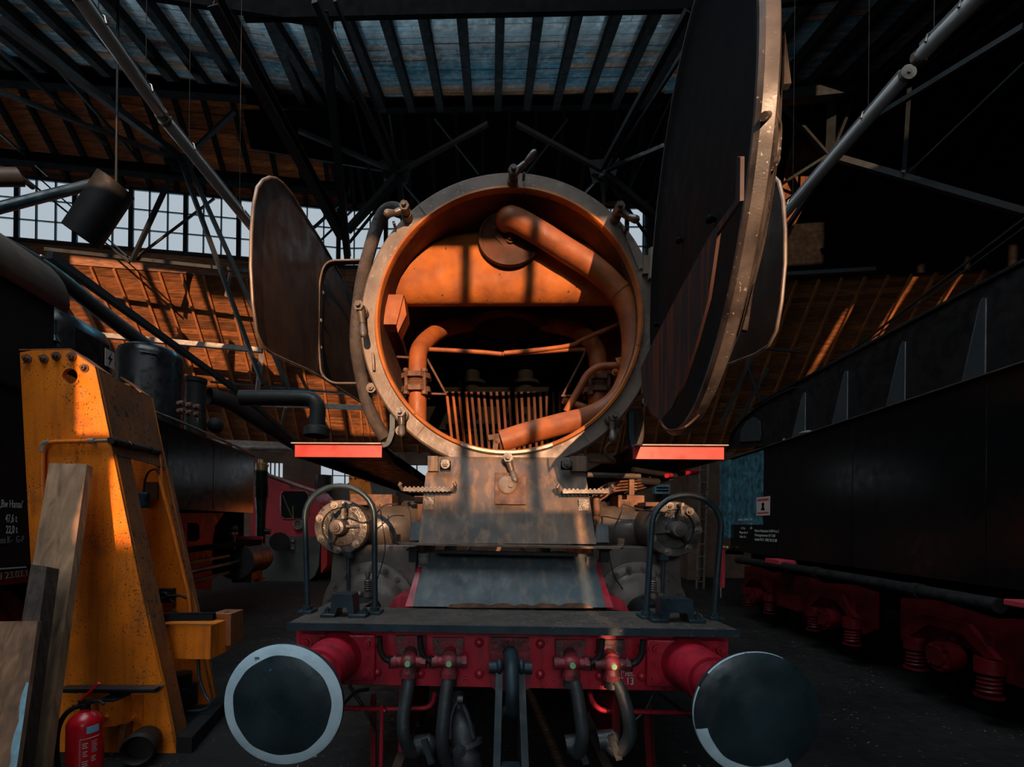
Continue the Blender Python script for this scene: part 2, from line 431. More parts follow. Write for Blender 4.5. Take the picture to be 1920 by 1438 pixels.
    def build(s, name, mats, parent=None, bevel=0.0, kind=None, label=None, angle=38, solid=0.0):
        me = bpy.data.meshes.new(name)
        par = parent; mw = ROOT[par.name] if par is not None else Matrix.Identity(4)
        inv = mw.inverted()
        me.from_pydata([inv @ p for p in s.v], [], s.f)
        if not isinstance(mats, (list, tuple)): mats = [mats]
        for q in mats: me.materials.append(M[q])
        me.polygons.foreach_set('material_index', s.m)
        me.polygons.foreach_set('use_smooth', [True] * len(s.f))
        at = me.attributes.new('tint', 'FLOAT', 'FACE'); at.data.foreach_set('value', s.t)
        me.update()
        try: me.set_sharp_from_angle(angle=math.radians(angle))
        except Exception: pass
        o = bpy.data.objects.new(name, me)
        COL.objects.link(o)
        if par is not None: o.parent = par; ROOT[o.name] = mw
        if solid:
            md = o.modifiers.new('solid', 'SOLIDIFY'); md.thickness = solid; md.offset = 0
        if bevel:
            md = o.modifiers.new('bevel', 'BEVEL'); md.width = bevel; md.segments = 2; md.limit_method = 'ANGLE'; md.angle_limit = math.radians(50)
            md.harden_normals = False
        if kind: o['kind'] = kind
        if label: o['label'] = label
        return o
    def own(s, name, mats, label, cat, group=None, **kw):
        """a thing that is one mesh, its origin at its base"""
        lo = V((min(p.x for p in s.v), min(p.y for p in s.v), min(p.z for p in s.v)))
        hi = V((max(p.x for p in s.v), max(p.y for p in s.v), max(p.z for p in s.v)))
        c = V(((lo.x + hi.x) / 2, (lo.y + hi.y) / 2, lo.z))
        s.v = [p - c for p in s.v]
        o = s.build(name, mats, **kw); o.location = c
        ROOT[o.name] = Matrix.Translation(c)
        return tag(o, label, cat, group)

def spline(pts, n=6):
    pts = [V(p) for p in pts]
    P = [pts[0] * 2 - pts[1]] + pts + [pts[-1] * 2 - pts[-2]]
    out = []
    for i in range(1, len(P) - 2):
        for k in range(n):
            t = k / n; a, b, c, d = P[i - 1], P[i], P[i + 1], P[i + 2]
            out.append(.5 * ((2 * b) + (c - a) * t + (2 * a - 5 * b + 4 * c - d) * t * t + (3 * b - a - 3 * c + d) * t ** 3))
    out.append(pts[-1]); return out
def fillet(pts, r, n=5):
    pts = [V(p) for p in pts]; out = [pts[0]]
    for i in range(1, len(pts) - 1):
        a, b, c = pts[i - 1], pts[i], pts[i + 1]
        d0 = (a - b); d1 = (c - b); rr = min(r, d0.length * .48, d1.length * .48)
        p = b + d0.normalized() * rr; q = b + d1.normalized() * rr
        for k in range(n + 1):
            t = k / n; out.append(p * (1 - t) ** 2 + b * 2 * t * (1 - t) + q * t * t)
    out.append(pts[-1]); return out
def lettering(txt, p, size, xdir, up, m, parent, name='lettering', sx=1.0, ext=.0008, align='LEFT'):
    cu = bpy.data.curves.new(name, 'FONT')
    cu.body = txt; cu.size = size; cu.extrude = ext; cu.align_x = align
    cu.materials.append(M[m])
    o = bpy.data.objects.new(name, cu)
    COL.objects.link(o)
    x = V(xdir).normalized(); u = V(up); z = x.cross(u).normalized(); u = z.cross(x)
    mw = Matrix(((x.x * sx, u.x, z.x, p[0]), (x.y * sx, u.y, z.y, p[1]), (x.z * sx, u.z, z.z, p[2]), (0, 0, 0, 1)))
    if parent is not None:
        o.parent = parent; mw = ROOT[parent.name].inverted() @ mw
    o.matrix_local = mw
    bpy.context.view_layer.update()
    me = bpy.data.meshes.new_from_object(o.evaluated_get(bpy.context.evaluated_depsgraph_get()))
    t = bpy.data.objects.new(name, me)
    bpy.data.objects.remove(o)
    COL.objects.link(t)
    if parent is not None: t.parent = parent
    t.matrix_local = mw
    return t
def copy_tree(o, parent=None):
    c = o.copy(); COL.objects.link(c)
    c.parent = parent
    for ch in list(o.children): copy_tree(ch, c)
    return c
Y0 = V((0, -1, 0)); ZUP = V((0, 0, 1))
# ================================================================== the engine shed
S = 'structure'
b = B(); b.box((-1, -8, -.06), (44, 52, .12)); b.build('floor', 'floor', kind=S)

def holed(b, xs, zs, holes, y0, y1, place):
    """wall of cells between the grid lines, left open where a hole is"""
    xs = sorted(set(xs + [h[0] for h in holes] + [h[1] for h in holes])); zs = sorted(set(zs + [h[2] for h in holes] + [h[3] for h in holes]))
    for i in range(len(xs) - 1):
        run = None
        for j in range(len(zs)):
            solid = j < len(zs) - 1 and not any(h[0] <= (xs[i] + xs[i + 1]) / 2 <= h[1] and h[2] <= (zs[j] + zs[j + 1]) / 2 <= h[3] for h in holes)
            if solid and run is None: run = zs[j]
            if not solid and run is not None:
                place(b, xs[i], xs[i + 1], y0, y1, run, zs[j]); run = None

# unseen front of the shed; gate and high slots cut to aim the sun
GATE = (-2.24, 2.25, 0.0, 5.42)
HIGH = [(-10.6, -9.5, 9.6, 10.5), (-9.2, -7.6, 9.35, 11.2), (-7.45, -6.4, 9.2, 11.1), (-6.25, -5.0, 9.4, 10.8), (-4.5, -3.4, 8.5, 9.6), (-3.2, -2.0, 8.4, 9.3),
        (6.9, 9.4, 11.4, 13.8), (10.4, 10.52, 8.3, 10.6), (11.5, 11.62, 8.6, 11.2), (12.5, 12.58, 8.9, 11.3), (13.4, 13.55, 9.2, 11.5)]
b = B()
holed(b, [-17, 15], [0, 16], [GATE, (-2.5, -2.24, 4.02, 5.42)] + HIGH, -6.25, -6.0, lambda b, *a: b.bx(*a))
for x in (.40, .86):                                     # posts and rails of the gate's glazed head
    b.bx(x - .035, x + .035, -6.2, -6.08, 3.4, 5.42)
b.bx(-2.24, -1.5, -6.2, -6.08, 3.86, 4.02)
lc = WZ(1128, 1160, 1.24).x + .0742 * 8.5                 # unseen boards added so their crack throws a thin sun streak
b.bx(lc - .75, lc - .022, -6.12, -6.06, 0, 3.4); b.bx(lc + .022, lc + .75, -6.12, -6.06, 0, 3.4)
b.build('wall_front', 'brick', kind=S)
b = B()
holed(b, [-17, 15], [-6.25, 7.6], [(-9, 1.6, -5.6, 4.2)], 0, 0, lambda b, x0, x1, y0, y1, z0, z1: b.bx(x0, x1, z0, z1, 15.8, 16.0))  # unseen roof opening added for fill from the sky
b.build('ceiling_front', 'soot', kind=S)
b = B(); b.bx(-17.2, -17, -6.25, 9.6, 0, 16); b.build('wall_left', 'plaster', kind=S)
b = B(); b.bx(15, 15.2, -6.25, 17, 0, 16); b.build('wall_right', 'soot', kind=S)
SLX = WZ(1128, 1160, 1.24).x + .0742 * 32.5               # gap in an unseen wall added to block the low sun
b = B(); b.bx(-60, 1.75, -30.2, -30, 0, 7.46); b.bx(1.75, SLX - .45, -30.2, -30, 0, 7.66); b.bx(SLX + .45, 60, -30.2, -30, 0, 7.66)
b.build('wall_sun_screen', 'brick', kind=S)
portal('sky portal gate', ((GATE[0] + GATE[1]) / 2, -5.99, 2.71), 4.5, 5.42, (0, 1, 0))
portal('sky portal skylight', (-3.7, -.7, 15.79), 10.6, 9.8, (0, 0, -1))

# ---- three bays of roof round the turntable: y outward, s along the wall
def bay(px, py, th, y_ref):
    T = V((math.cos(th), math.sin(th), 0)); N = V((-math.sin(th), math.cos(th), 0)); P = V((px, py, 0))
    return (lambda s, y, z: P + T * s + N * (y - y_ref) + V((0, 0, z))), T, N
def boards(name, at, s0, s1, ya, za, yb, zb, m, wid=.15, kind=S, seglen=(2.2, 4.5)):
    b = B(); d = V((0, yb - ya, zb - za)); ln = d.length; n = max(1, round(ln / wid))
    for i in range(n):
        f0, f1 = i / n, (i + 1) / n - .006 / ln
        s = s0 - random.random() * 2
        while s < s1:
            e_ = s + random.uniform(*seglen)
            a, c = max(s, s0), min(e_, s1)
            s = e_
            if c - a < .05: continue
            b.tint = random.random()
            j = random.uniform(-.004, .004)
            q = []
            for k in (0, .025):
                q += [at(a + .003, ya + d.y * f0, za + d.z * f0 + k + j), at(c - .003, ya + d.y * f0, za + d.z * f0 + k + j), at(c - .003, ya + d.y * f1, za + d.z * f1 + k + j), at(a + .003, ya + d.y * f1, za + d.z * f1 + k + j)]
            b.hexa(q)
    for k in (.03,):                                       # the tight felt above the boards
        b.tint = .2
        q = [at(s0, ya, za + k), at(s1, ya, za + k), at(s1, yb, zb + k), at(s0, yb, zb + k)]
        b.hexa(q + [p + V((0, 0, .03)) for p in q])
    return b.build(name, m, kind=kind)
def rafter_row(par, at, s0, s1, step, ya, za, yb, zb, m, w=.09, h=.17):
    s = s0
    while s < s1:
        b = B(); b.beam(at(s, ya, za - h / 2), at(s, yb, zb - h / 2), w, h)
        o = b.build('rafter', m, kind=S); o.parent = par; s += step
BAYS = {'centre': bay(0, 12, 0, 12), 'left': bay(-4, 12, math.radians(9.5), 12), 'right': bay(4.2, 12, math.radians(-6), 12)}
wn = 0
for nm, s0, s1 in (('centre', -4.3, 4.4), ('left', -13, .4), ('right', -.4, 11)):
    at, T, N = BAYS[nm]
    c = boards('ceiling_upper_' + nm, at, s0, s1, 7.6, 10.36, 10.33, 11.27, 'roofgrey', .16)
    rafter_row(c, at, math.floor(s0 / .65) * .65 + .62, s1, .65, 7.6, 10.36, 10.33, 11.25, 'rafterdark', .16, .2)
    c = boards('ceiling_steep_' + nm, at, s0, s1, 10.33, 11.25, 12.0, 10.12, 'roofblack' if nm != 'left' else 'roofsteep', .15)
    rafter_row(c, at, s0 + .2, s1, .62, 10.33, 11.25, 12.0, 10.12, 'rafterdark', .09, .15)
    c = boards('ceiling_lower_' + nm, at, s0 - (.5 if nm != 'left' else 0), s1 + .5, 12.05, 8.0, 15.75, 4.15, 'roofwood' if nm != 'right' else 'roofwood', .13)
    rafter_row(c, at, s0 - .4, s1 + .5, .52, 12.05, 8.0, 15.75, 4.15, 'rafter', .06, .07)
    b = B(); b.beam(at(s0, 10.33, 11.15), at(s1, 10.33, 11.15), .16, .16); b.build('roof_ridge_beam', 'soot', kind=S)
    b = B(); b.beam(at(s0, 7.62, 10.33), at(s1, 7.62, 10.33), .16, .2); b.build('roof_inner_beam', 'soot', kind=S)
    b = B(); b.hexa([at(s0, 7.5, 10.1), at(s1, 7.5, 10.1), at(s1, 7.58, 10.1), at(s0, 7.58, 10.1)] + [at(s0, 7.5, 15.9), at(s1, 7.5, 15.9), at(s1, 7.58, 15.9), at(s0, 7.58, 15.9)])
    b.build('wall_over_' + nm + '_bay', 'soot', kind=S)
    # outer wall
    b = B()
    hs = {'centre': [(-4.1, -2.2, 2.9, 3.72), (-1.5, -.3, 2.9, 3.72)], 'left': [(-3.1, -2.55, 2.55, 3.7), (-1.35, .3, 2.9, 3.72)], 'right': []}[nm]
    holed(b, [s0 - .5, s1 + .5], [0, 4.2], hs, 15.75, 15.95, lambda b, x0, x1, y0, y1, z0, z1: b.hexa([at(x0, y0, z0), at(x1, y0, z0), at(x1, y1, z0), at(x0, y1, z0), at(x0, y0, z1), at(x1, y0, z1), at(x1, y1, z1), at(x0, y1, z1)]))
    b.build('wall_back_' + nm, 'brick', kind=S)
    for h in hs:
        wn += 1; b = B()
        for x in [h[0], h[1]] + [h[0] + (h[1] - h[0]) * k / 4 for k in (1, 2, 3)]:
            b.beam(at(x, 15.8, h[2]), at(x, 15.8, h[3]), .03, .04, T)
        for z in (h[2], (h[2] + h[3]) / 2, h[3]): b.beam(at(h[0], 15.8, z), at(h[1], 15.8, z), .04, .03)
        o = b.build('window_%d' % wn, 'iron', kind=S)
        b = B(); b.add([at(h[0], 15.82, h[2]), at(h[1], 15.82, h[2]), at(h[1], 15.82, h[3]), at(h[0], 15.82, h[3])], [(0, 1, 2, 3)], True)
        o2 = b.build('pane', 'glass'); o2.parent = o
    # clerestory
    if nm == 'right':
        boards('wall_clerestory_right', lambda s, y, z: at(s, y, z), s0, s1, 12.0, 10.12, 12.02, 7.9, 'roofblack', .15); continue
    boards('trim_sill_' + nm, at, s0, s1, 12.0, 8.46, 12.04, 7.98, 'roofwood', .12)
    boards('trim_head_' + nm, at, s0, s1, 11.98, 10.14, 12.0, 9.97, 'roofwood', .15)
    ww = 1.26; s = s0 + (.1 if nm == 'centre' else .25)
    while s < s1 - ww * .5:
        wn += 1; b = B()
        for k in range(4):
            w_ = .11 if k == 0 else .026
            b.beam(at(s + ww * k / 3, 12, 8.43), at(s + ww * k / 3, 12, 10.0), w_, .05, N)
        for k in range(4):
            z = 8.45 + 1.52 * k / 3
            b.beam(at(s, 12, z), at(s + ww, 12, z), .04, .07 if k in (0, 3) else .024)
        o = b.build('window_%d' % wn, 'iron', kind=S)
        b = B(); b.add([at(s, 12.02, 8.45), at(s + ww, 12.02, 8.45), at(s + ww, 12.02, 9.97), at(s, 12.02, 9.97)], [(0, 1, 2, 3)], True)
        o2 = b.build('pane', 'glass'); o2.parent = o
        s += ww
    mid = (s0 + s1) / 2; p = at(mid, 12.1, 9.22)
    portal('sky portal clerestory', p, s1 - s0, 1.52, -N)
b = B(); b.bx(-17, 15, 15.9, 17, 0, 4.6); b.build('wall_outer', 'brick', kind=S) if False else None

# ---- iron roof frame
def member(name, x1, y1, d1, x2, y2, d2, w, m='iron', typ='box', h=None):
    b = B(); a, c = W(x1, y1, d1), W(x2, y2, d2)
    if typ == 'I': b.ibeam(a, c, w * .8, h or w)
    elif typ == 'T': b.cyl(a, c, w / 2, seg=12)
    elif typ == 'LL':
        for k in (-.32, .32):
            o = V((w * k, 0, 0)); b.beam(a + o, c + o, w * .3, w * .8)
    else: b.beam(a, c, w, h or w)
    return b.build(name, m, kind=S)
for t in (
    (590, 0, 6.9, 740, 322, 9.6, .10), (628, 0, 6.9, 752, 322, 9.6, .05), (745, 325, 9.6, 915, 232, 8.6, .07, 'ironbrown'),
    (740, 322, 9.6, 560, 245, 9.2, .07), (745, 330, 9.6, 652, 432, 10.4, .13), (745, 330, 9.6, 792, 386, 10.5, .045),
    (748, 330, 9.6, 757, 425, 10.4, .11), (745, 345, 9.8, 655, 455, 10.6, .045), (730, 215, 9.2, 745, 322, 9.6, .04), (662, 190, 8.8, 707, 385, 10.4, .04),
    (815, 222, 9.5, 898, 326, 10.5, .035), (1065, 222, 9.5, 985, 326, 10.5, .035),
    (1290, 20, 7.0, 1128, 318, 9.0, .10), (1288, 90, 7.4, 1140, 318, 9.0, .05), (1130, 320, 9.0, 968, 232, 8.6, .07, 'ironbrown'),
    (1130, 322, 9.0, 1245, 274, 8.6, .07), (1130, 325, 9.0, 1235, 412, 10.0, .13), (1145, 345, 9.2, 1232, 470, 10.0, .045, 'ironbrown'),
    (1128, 325, 9.0, 1132, 382, 10.0, .07), (1125, 330, 9.0, 1092, 366, 10.0, .04), (1285, 130, 7.8, 1178, 362, 10.0, .035),
    (0, 40, 6.7, 340, 296, 9.7, .12), (0, 172, 8.2, 332, 300, 9.8, .07), (335, 300, 9.8, 247, 490, 10.3, .075),
    (338, 300, 9.7, 492, 720, 10.9, .085), (352, 306, 9.7, 548, 742, 10.9, .085), (0, 250, 9.2, 90, 330, 9.8, .04),
    (85, 468, 10.2, 482, 511, 10.7, .075), (42, 330, 10.3, 243, 492, 10.3, .04), (60, 322, 10.3, 238, 480, 10.3, .03),
    (250, 487, 10.4, 402, 372, 10.6, .04), (440, 208, 9.4, 366, 278, 9.8, .07), (100, 120, 8.3, 260, 300, 9.7, .05),
    (0, 95, 7.6, 200, 270, 9.4, .06), (560, 490, 10.8, 660, 395, 10.8, .035), (530, 480, 10.8, 640, 380, 10.7, .05),
    (92, 478, 6.0, 452, 738, 10.4, .10), (452, 738, 10.4, 560, 832, 12.6, .09), (96, 543, 7.5, 148, 622, 8.5, .12),
    (395, 716, 11.4, 700, 742, 11.4, .05), (430, 730, 11.4, 560, 836, 13.0, .07),
    (1440, 186, 8.3, 1640, 166, 8.8, .18), (1462, 190, 8.8, 1550, 290, 9.3, .07), (1550, 292, 9.3, 1455, 352, 9.2, .05),
    (1561, 165, 8.8, 1556, 285, 9.3, .15), (1602, 180, 8.8, 1560, 285, 9.3, .06), (1555, 292, 9.3, 1920, 398, 7.9, .10),
    (1920, 50, 6.3, 1600, 245, 8.3, .08), (1600, 245, 8.3, 1458, 452, 9.8, .08), (1920, 118, 6.9, 1706, 322, 8.5, .035),
    (1705, 165, 8.0, 1695, 318, 8.6, .06), (1462, 515, 10.0, 1640, 505, 9.8, .08), (1500, 660, 11, 1418, 652, 11, .05),
    (1350, 800, 11, 1424, 640, 11, .06), (1402, 690, 11, 1442, 800, 11, .05), (1380, 800, 11, 1440, 690, 11, .05), (1340, 770, 11, 1450, 765, 11, .04),
):
    member('roof_strut', *t)
member('roof_beam', 402, 0, 6.5, 642, 442, 10.2, .22, 'ironbrown', 'I')
member('roof_post', 606, 22, 7.2, 652, 484, 10.6, .18, 'iron', 'I')
member('roof_purlin', -30, 290, 9.5, 655, 358, 10.3, .20, 'soot')
member('roof_purlin', -30, 146, 8.8, 460, 178, 9.6, .18, 'soot')
member('roof_purlin', 180, 628, 11.6, 492, 657, 12.2, .12, 'galv')
member('roof_purlin', 480, 757, 12.8, 700, 765, 12.8, .12, 'galv')
member('roof_purlin', 352, 826, 13.6, 556, 834, 13.9, .12, 'galv')
member('roof_strut', 490, 664, 11.0, 482, 745, 11.4, .10, 'galv')
member('roof_strut', 536, 764, 12.0, 528, 802, 12.4, .08, 'galv')
member('roof_strut', 432, 512, 10.6, 424, 556, 10.8, .06, 'galv')
member('roof_purlin', 438, 839, 13.4, 546, 841, 13.6, .18, 'galv', 'T')
member('roof_tie', -10, 392, 7.0, 178, 344, 8.0, .16, 'tealtint', 'T')
member('roof_rod', 1940, 395, 7.3, 1540, 700, 11.2, .05, 'ironbrown', 'T')
member('roof_rod', 1940, 412, 7.3, 1560, 690, 10.9, .03, 'iron', 'T')
b = B(); b.prism([W(x, y, 9.3) for x, y in ((1690, 318), (1722, 308), (1712, 330), (1694, 332))], V((0, .02, 0))); b.build('roof_plate', 'iron', kind=S)
b = B(); b.prism([W(x, y, 9.7) for x, y in ((712, 300), (775, 300), (762, 345), (722, 345))], V((0, .02, 0))); b.build('roof_plate', 'iron', kind=S)
b = B(); b.prism([W(x, y, 9.1) for x, y in ((1102, 300), (1162, 296), (1152, 340), (1112, 342))], V((0, .02, 0))); b.build('roof_plate', 'iron', kind=S)
b = B(); b.prism([W(x, y, 9.8) for x, y in ((300, 285), (372, 290), (352, 325), (318, 320))], V((0, .02, 0))); b.build('roof_plate', 'iron', kind=S)
# boarded gable of the right bay
b = B()
def slant(poly, d, n, along):
    """upright boarding: polygon edge pairs cut into n boards"""
    (a, b2, c, e_) = [W(x, y, d) for x, y in poly]
    for i in range(n):
        f0, f1 = i / n, (i + .94) / n
        b.tint = random.random()
        q = [a.lerp(b2, f0), a.lerp(b2, f1), e_.lerp(c, f1), e_.lerp(c, f0)]
        b.prism(q, V((0, .025, 0)))
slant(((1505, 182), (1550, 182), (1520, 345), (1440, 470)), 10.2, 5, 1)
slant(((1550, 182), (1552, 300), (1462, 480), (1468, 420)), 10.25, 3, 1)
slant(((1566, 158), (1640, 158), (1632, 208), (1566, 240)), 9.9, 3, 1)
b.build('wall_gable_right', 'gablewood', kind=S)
# flat black panel where the left and centre bays meet
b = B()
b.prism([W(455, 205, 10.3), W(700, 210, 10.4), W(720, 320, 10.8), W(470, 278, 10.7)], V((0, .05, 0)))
b.build('ceiling_black_panel', 'roofblack', kind=S)

# rails
for x in (-.7525, .7525):
    b = B()
    b.bx(x - .034, x + .034, 1.5, 15.5, 0, .003)
    o = b.own('track_rail', 'steel', 'steel track rail under the open locomotive, on its %s' % ('extinguisher side' if x < 0 else 'tender side'), 'rail', 'rails under the locomotive')
# ================================================================== the open steam locomotive
YB = 2.324          # buffer beam face
YR = 3.08           # smokebox front
ZC, RO, RI = 3.10, 1.004, .884
loco = thing('steam_locomotive', 'black and red steam locomotive with open rusty smokebox, standing between the two other black engines', 'locomotive', (0, 2.2, 0))
def on(px, py, off=0.0): return WY(px, py, YB - off)

# frame, wheels, smokebox barrel
b = B()
for x in (-.55, .55): b.bx(x - .02, x + .02, 2.36, 10, .55, 1.22)
b.bx(-1.08, 1.08, 2.36, 2.5, .92, 1.19)
b.build('frame', 'reddark', loco)
for y in (3.95, 5.6, 7.2):
    for x in (-.75, .75):
        b = B(); r = .425 if y < 4 else .70
        b.lathe([(0, -.05), (.10, -.06), (.12, -.02), (r - .10, -.01), (r - .09, -.045), (r, -.05), (r, .06), (r + .0, .07), (r + .0, .09), (r - .1, .09), (0, .09)], (x, y, r + .004), (-1 if x > 0 else 1, 0, 0), 36, [1, 0, 0, 0, 1, 1, 1, 1, 1, 0])
        b.build('wheel', ['reddark', 'steel'], loco)
b = B(); b.cyl((-.75, 3.95, .43), (.75, 3.95, .43), .08); b.build('axle', 'reddark', loco)
b = B(); b.lathe([(.985, 3.16), (.985, 5.7), (.93, 5.72), (.90, 10.4), (.2, 10.4)], (0, 0, ZC), (0, 1, 0), 72)
b.build('boiler_barrel', 'blackrough', loco)

# smokebox front ring and rusty lip
b = B()
b.lathe([(RI + .018, YR), (.94, YR), (RO - .012, YR), (RO, YR + .014), (RO, YR + .16), (.97, YR + .18)], (0, 0, ZC), (0, 1, 0), 120)
for a in (128, 232, 304):                                     # butt joints of the ring
    t = math.radians(a); u = V((math.cos(t), 0, math.sin(t)))
    b.beam(V((0, YR - .008, ZC)) + u * (RI + .02), V((0, YR - .004, ZC)) + u * (RO - .02), .004, .006, (0, 1, 0))
for a in (225, 315, 205, 335):                                   # bolts underneath
    t = math.radians(a); b.bolt(V((math.cos(t) * (RO + .03), YR + .06, ZC + math.sin(t) * (RO + .03))), Y0, .022, .03)
ring = b.build('smokebox_ring', 'ringsteel', loco)
b = B(); b.lathe([(RI - .012, YR + .1), (RI - .014, YR - .01), (RI - .006, YR - .025), (RI + .010, YR - .022), (RI + .018, YR + .002)], (0, 0, ZC), (0, 1, 0), 120)
b.build('ring_lip', 'rust', ring, label='rusty orange lip')
b = B(); b.lathe([(RI - .004, YR - .027), (RI + .012, YR - .0255), (RI + .022, YR - .010)], (0, 0, ZC), (0, 1, 0), 40, a0=math.radians(250 - 180) - .0, a1=math.radians(290 - 180))
b.build('worn_lip', 'bright', ring, label='paint worn to bare metal at the bottom of the lip')
# inside of the smokebox
b = B(); b.lathe([(RI - .014, YR + .02), (.87, YR + .15), (.87, 5.15), (.02, 5.15)], (0, 0, ZC), (0, 1, 0), 72, [0, 0, 1])
inside = b.build('smokebox_interior', ['rustdark', 'soot'], loco)
# feedwater heater drum across the top
def hx(z): return math.sqrt(max(0, .868 ** 2 - (z - ZC) ** 2))
prof = [(z, y - .19) for z, y in ((3.955, 3.66), (3.86, 3.565), (3.74, 3.50), (3.60, 3.475), (3.50, 3.475), (3.42, 3.50), (3.37, 3.55), (3.355, 3.60), (3.40, 3.70), (3.60, 3.9), (3.85, 4.0))]
b = B(); rows = []
for z, y in prof:
    w_ = min(hx(z), .86); rows.append([V((-w_ + 2 * w_ * i / 24, y, z)) for i in range(25)])
b.sheet(rows)
drum = b.build('feedwater_heater', 'rust', loco, angle=60)
fc = WY(956, 449, 3.285); n = V((0, -1, .16)).normalized()
b = B()
b.lathe([(.225, 0), (.225, .03), (.205, .034), (.20, .022), (.0, .022)], fc, n, 40)
b.prism([fc + n * .024 + V((x, 0, z)) for x, z in ((-.13, .15), (-.02, .19), (.10, .10), (.13, -.02), (.09, -.12), (.0, -.13), (-.06, -.06), (-.13, .02))], n * .012)
for px, py in ((944, 404), (929, 433), (957, 449)): b.bolt(WP(px, py, fc + n * .036, n), n, .02, .026)
b.build('inlet_flange', 'rustdark', drum)
# big steam pipe, curling down the tender side
pts = [(958, 420, 3.29), (950, 412, 3.20), (966, 412, 3.15), (1010, 436, 3.15), (1060, 468, 3.155), (1110, 500, 3.17), (1150, 536, 3.19), (1177, 580, 3.20), (1187, 640, 3.21), (1181, 700, 3.21), (1156, 750, 3.20), (1110, 780, 3.20), (1050, 796, 3.17), (990, 812, 3.15), (940, 828, 3.15)]
P_ = spline([WY(*p) for p in pts], 6)
b = B(); b.tube(P_, .077, 20)
b.tube([P_[37], P_[38]], .081, 20)
pipe = b.build('steam_pipe', 'rustpipe', loco)
b = B()
b.beam(WY(914, 822, 3.13), WY(968, 812, 3.17), .05, .035); b.beam(WY(930, 825, 3.12), WY(928, 848, 3.12), .035, .02, (0, 1, 0)); b.beam(WY(962, 820, 3.14), WY(962, 848, 3.14), .035, .02, (0, 1, 0))
b.bolt(WY(932, 826, 3.11), Y0, .014, .02)
b.build('pipe_bracket', 'rustbits', pipe)
# smaller pipes
def side_pipe(path, r, rr):
    b = B(); b.tube(spline([WY(*p) for p in path], 6), r, 18); p = b.build('branch_pipe', rr, loco)
    return p
lp = side_pipe([(782, 830, 3.42), (783, 770, 3.42), (783, 690, 3.42), (790, 650, 3.5), (830, 618, 3.8), (880, 606, 4.15)], .068, 'rustpipe')
rp = side_pipe([(1118, 800, 3.5), (1120, 740, 3.5), (1122, 690, 3.5), (1114, 650, 3.6), (1080, 620, 3.85), (1020, 606, 4.15)], .068, 'rustpipe')
for par, cx, y, z0, z1 in ((lp, 781, 3.42, 708, 733), (rp, 1120, 3.5, 712, 734)):
    b = B()
    for py in (z0, z1):
        c = WY(cx, py, y); b.prism([c + V((math.cos(a) * .115, math.sin(a) * .115, -.018)) for a in [PI / 4 * k + PI / 8 for k in range(8)]], V((0, 0, .036)))
    for k in range(4):
        a = PI / 2 * k + .8; c0, c1 = WY(cx, z0 - 8, y), WY(cx, z1 + 8, y); o = V((math.cos(a) * .095, math.sin(a) * .095, 0))
        b.cyl(c0 + o, c1 + o, .014, seg=8)
        for c in (c0, c1): b.cyl(c + o - V((0, 0, .012)), c + o + V((0, 0, .012)), .024, seg=6)
    b.lathe([(.075, -.03), (.085, -.02), (.075, -.01), (.085, 0), (.075, .01), (.085, .02), (.075, .03)], WY(cx, (z0 + z1) / 2, y), ZUP, 24)
    b.build('pipe_coupling', 'rustbits', par)
# blast pipe bell
bc = WY(948, 618, 4.2)
b = B(); b.lathe([(.40, -.03), (.40, .0), (.33, .03), (.25, .06), (.20, .3), (.22, .6)], bc, ZUP, 40); b.lathe([(.29, -.015), (.40, -.03)], bc, ZUP, 40)
for px in (885, 985):
    b2 = B(); b2.cyl(WY(px, 735, 4.4), WY(px, 640, 4.4), .075); b2.cyl(WY(px, 722, 4.38), WY(px, 716, 4.38), .13); b2.build('bell_leg', 'soot', loco)  # legs blackened in place of the dark inside the smokebox
b.build('blast_pipe', 'rustdark', loco)
# blower rods
for path in ([(797, 655, 3.5), (826, 656, 3.5), (898, 660, 3.5), (941, 664, 3.5)], [(945, 662, 3.48), (1000, 657, 3.48), (1068, 648, 3.48), (1098, 634, 3.44), (1162, 607, 3.42)], [(942, 664, 3.5), (1004, 660, 3.5), (1085, 655, 3.5), (1097, 658, 3.5)]):
    b = B(); b.tube(spline([WY(*p) for p in path], 4), .017, 10); b.build('blower_rod', 'rustpipe', loco)
for path in ([(797, 655, 3.5), (800, 672, 3.5), (836, 738, 3.5)], [(744, 669, 3.42), (800, 672, 3.5)], [(1097, 658, 3.5), (1090, 675, 3.5), (1055, 742, 3.5)], [(800, 738, 3.5), (838, 739, 3.5)], [(1052, 742, 3.5), (1085, 743, 3.5)]):
    b = B(); b.tube([WY(*p) for p in path], .009, 8); b.build('stay_rod', 'rustbits', loco)
b = B(); b.tube(fillet([WY(*p) for p in ((1062, 772, 3.4), (1102, 700, 3.36), (1122, 687, 3.34), (1162, 686, 3.32))], .08), .028, 12)
b.lathe([(.05, -.02), (.05, .02), (.02, .03)], WY(1158, 684, 3.31), (1, 0, .1), 12); b.bolt(WY(1163, 676, 3.29), Y0, .016, .03); b.bolt(WY(1153, 698, 3.29), Y0, .016, .03)
b.build('drain_pipe', 'rustpipe', loco)
b = B(); b.tube(spline([WY(*p) for p in ((1058, 752, 3.6), (1072, 756, 3.55), (1094, 764, 3.5), (1110, 770, 3.45))], 4), .03); b.build('drain_pipe', 'rustpipe', loco)
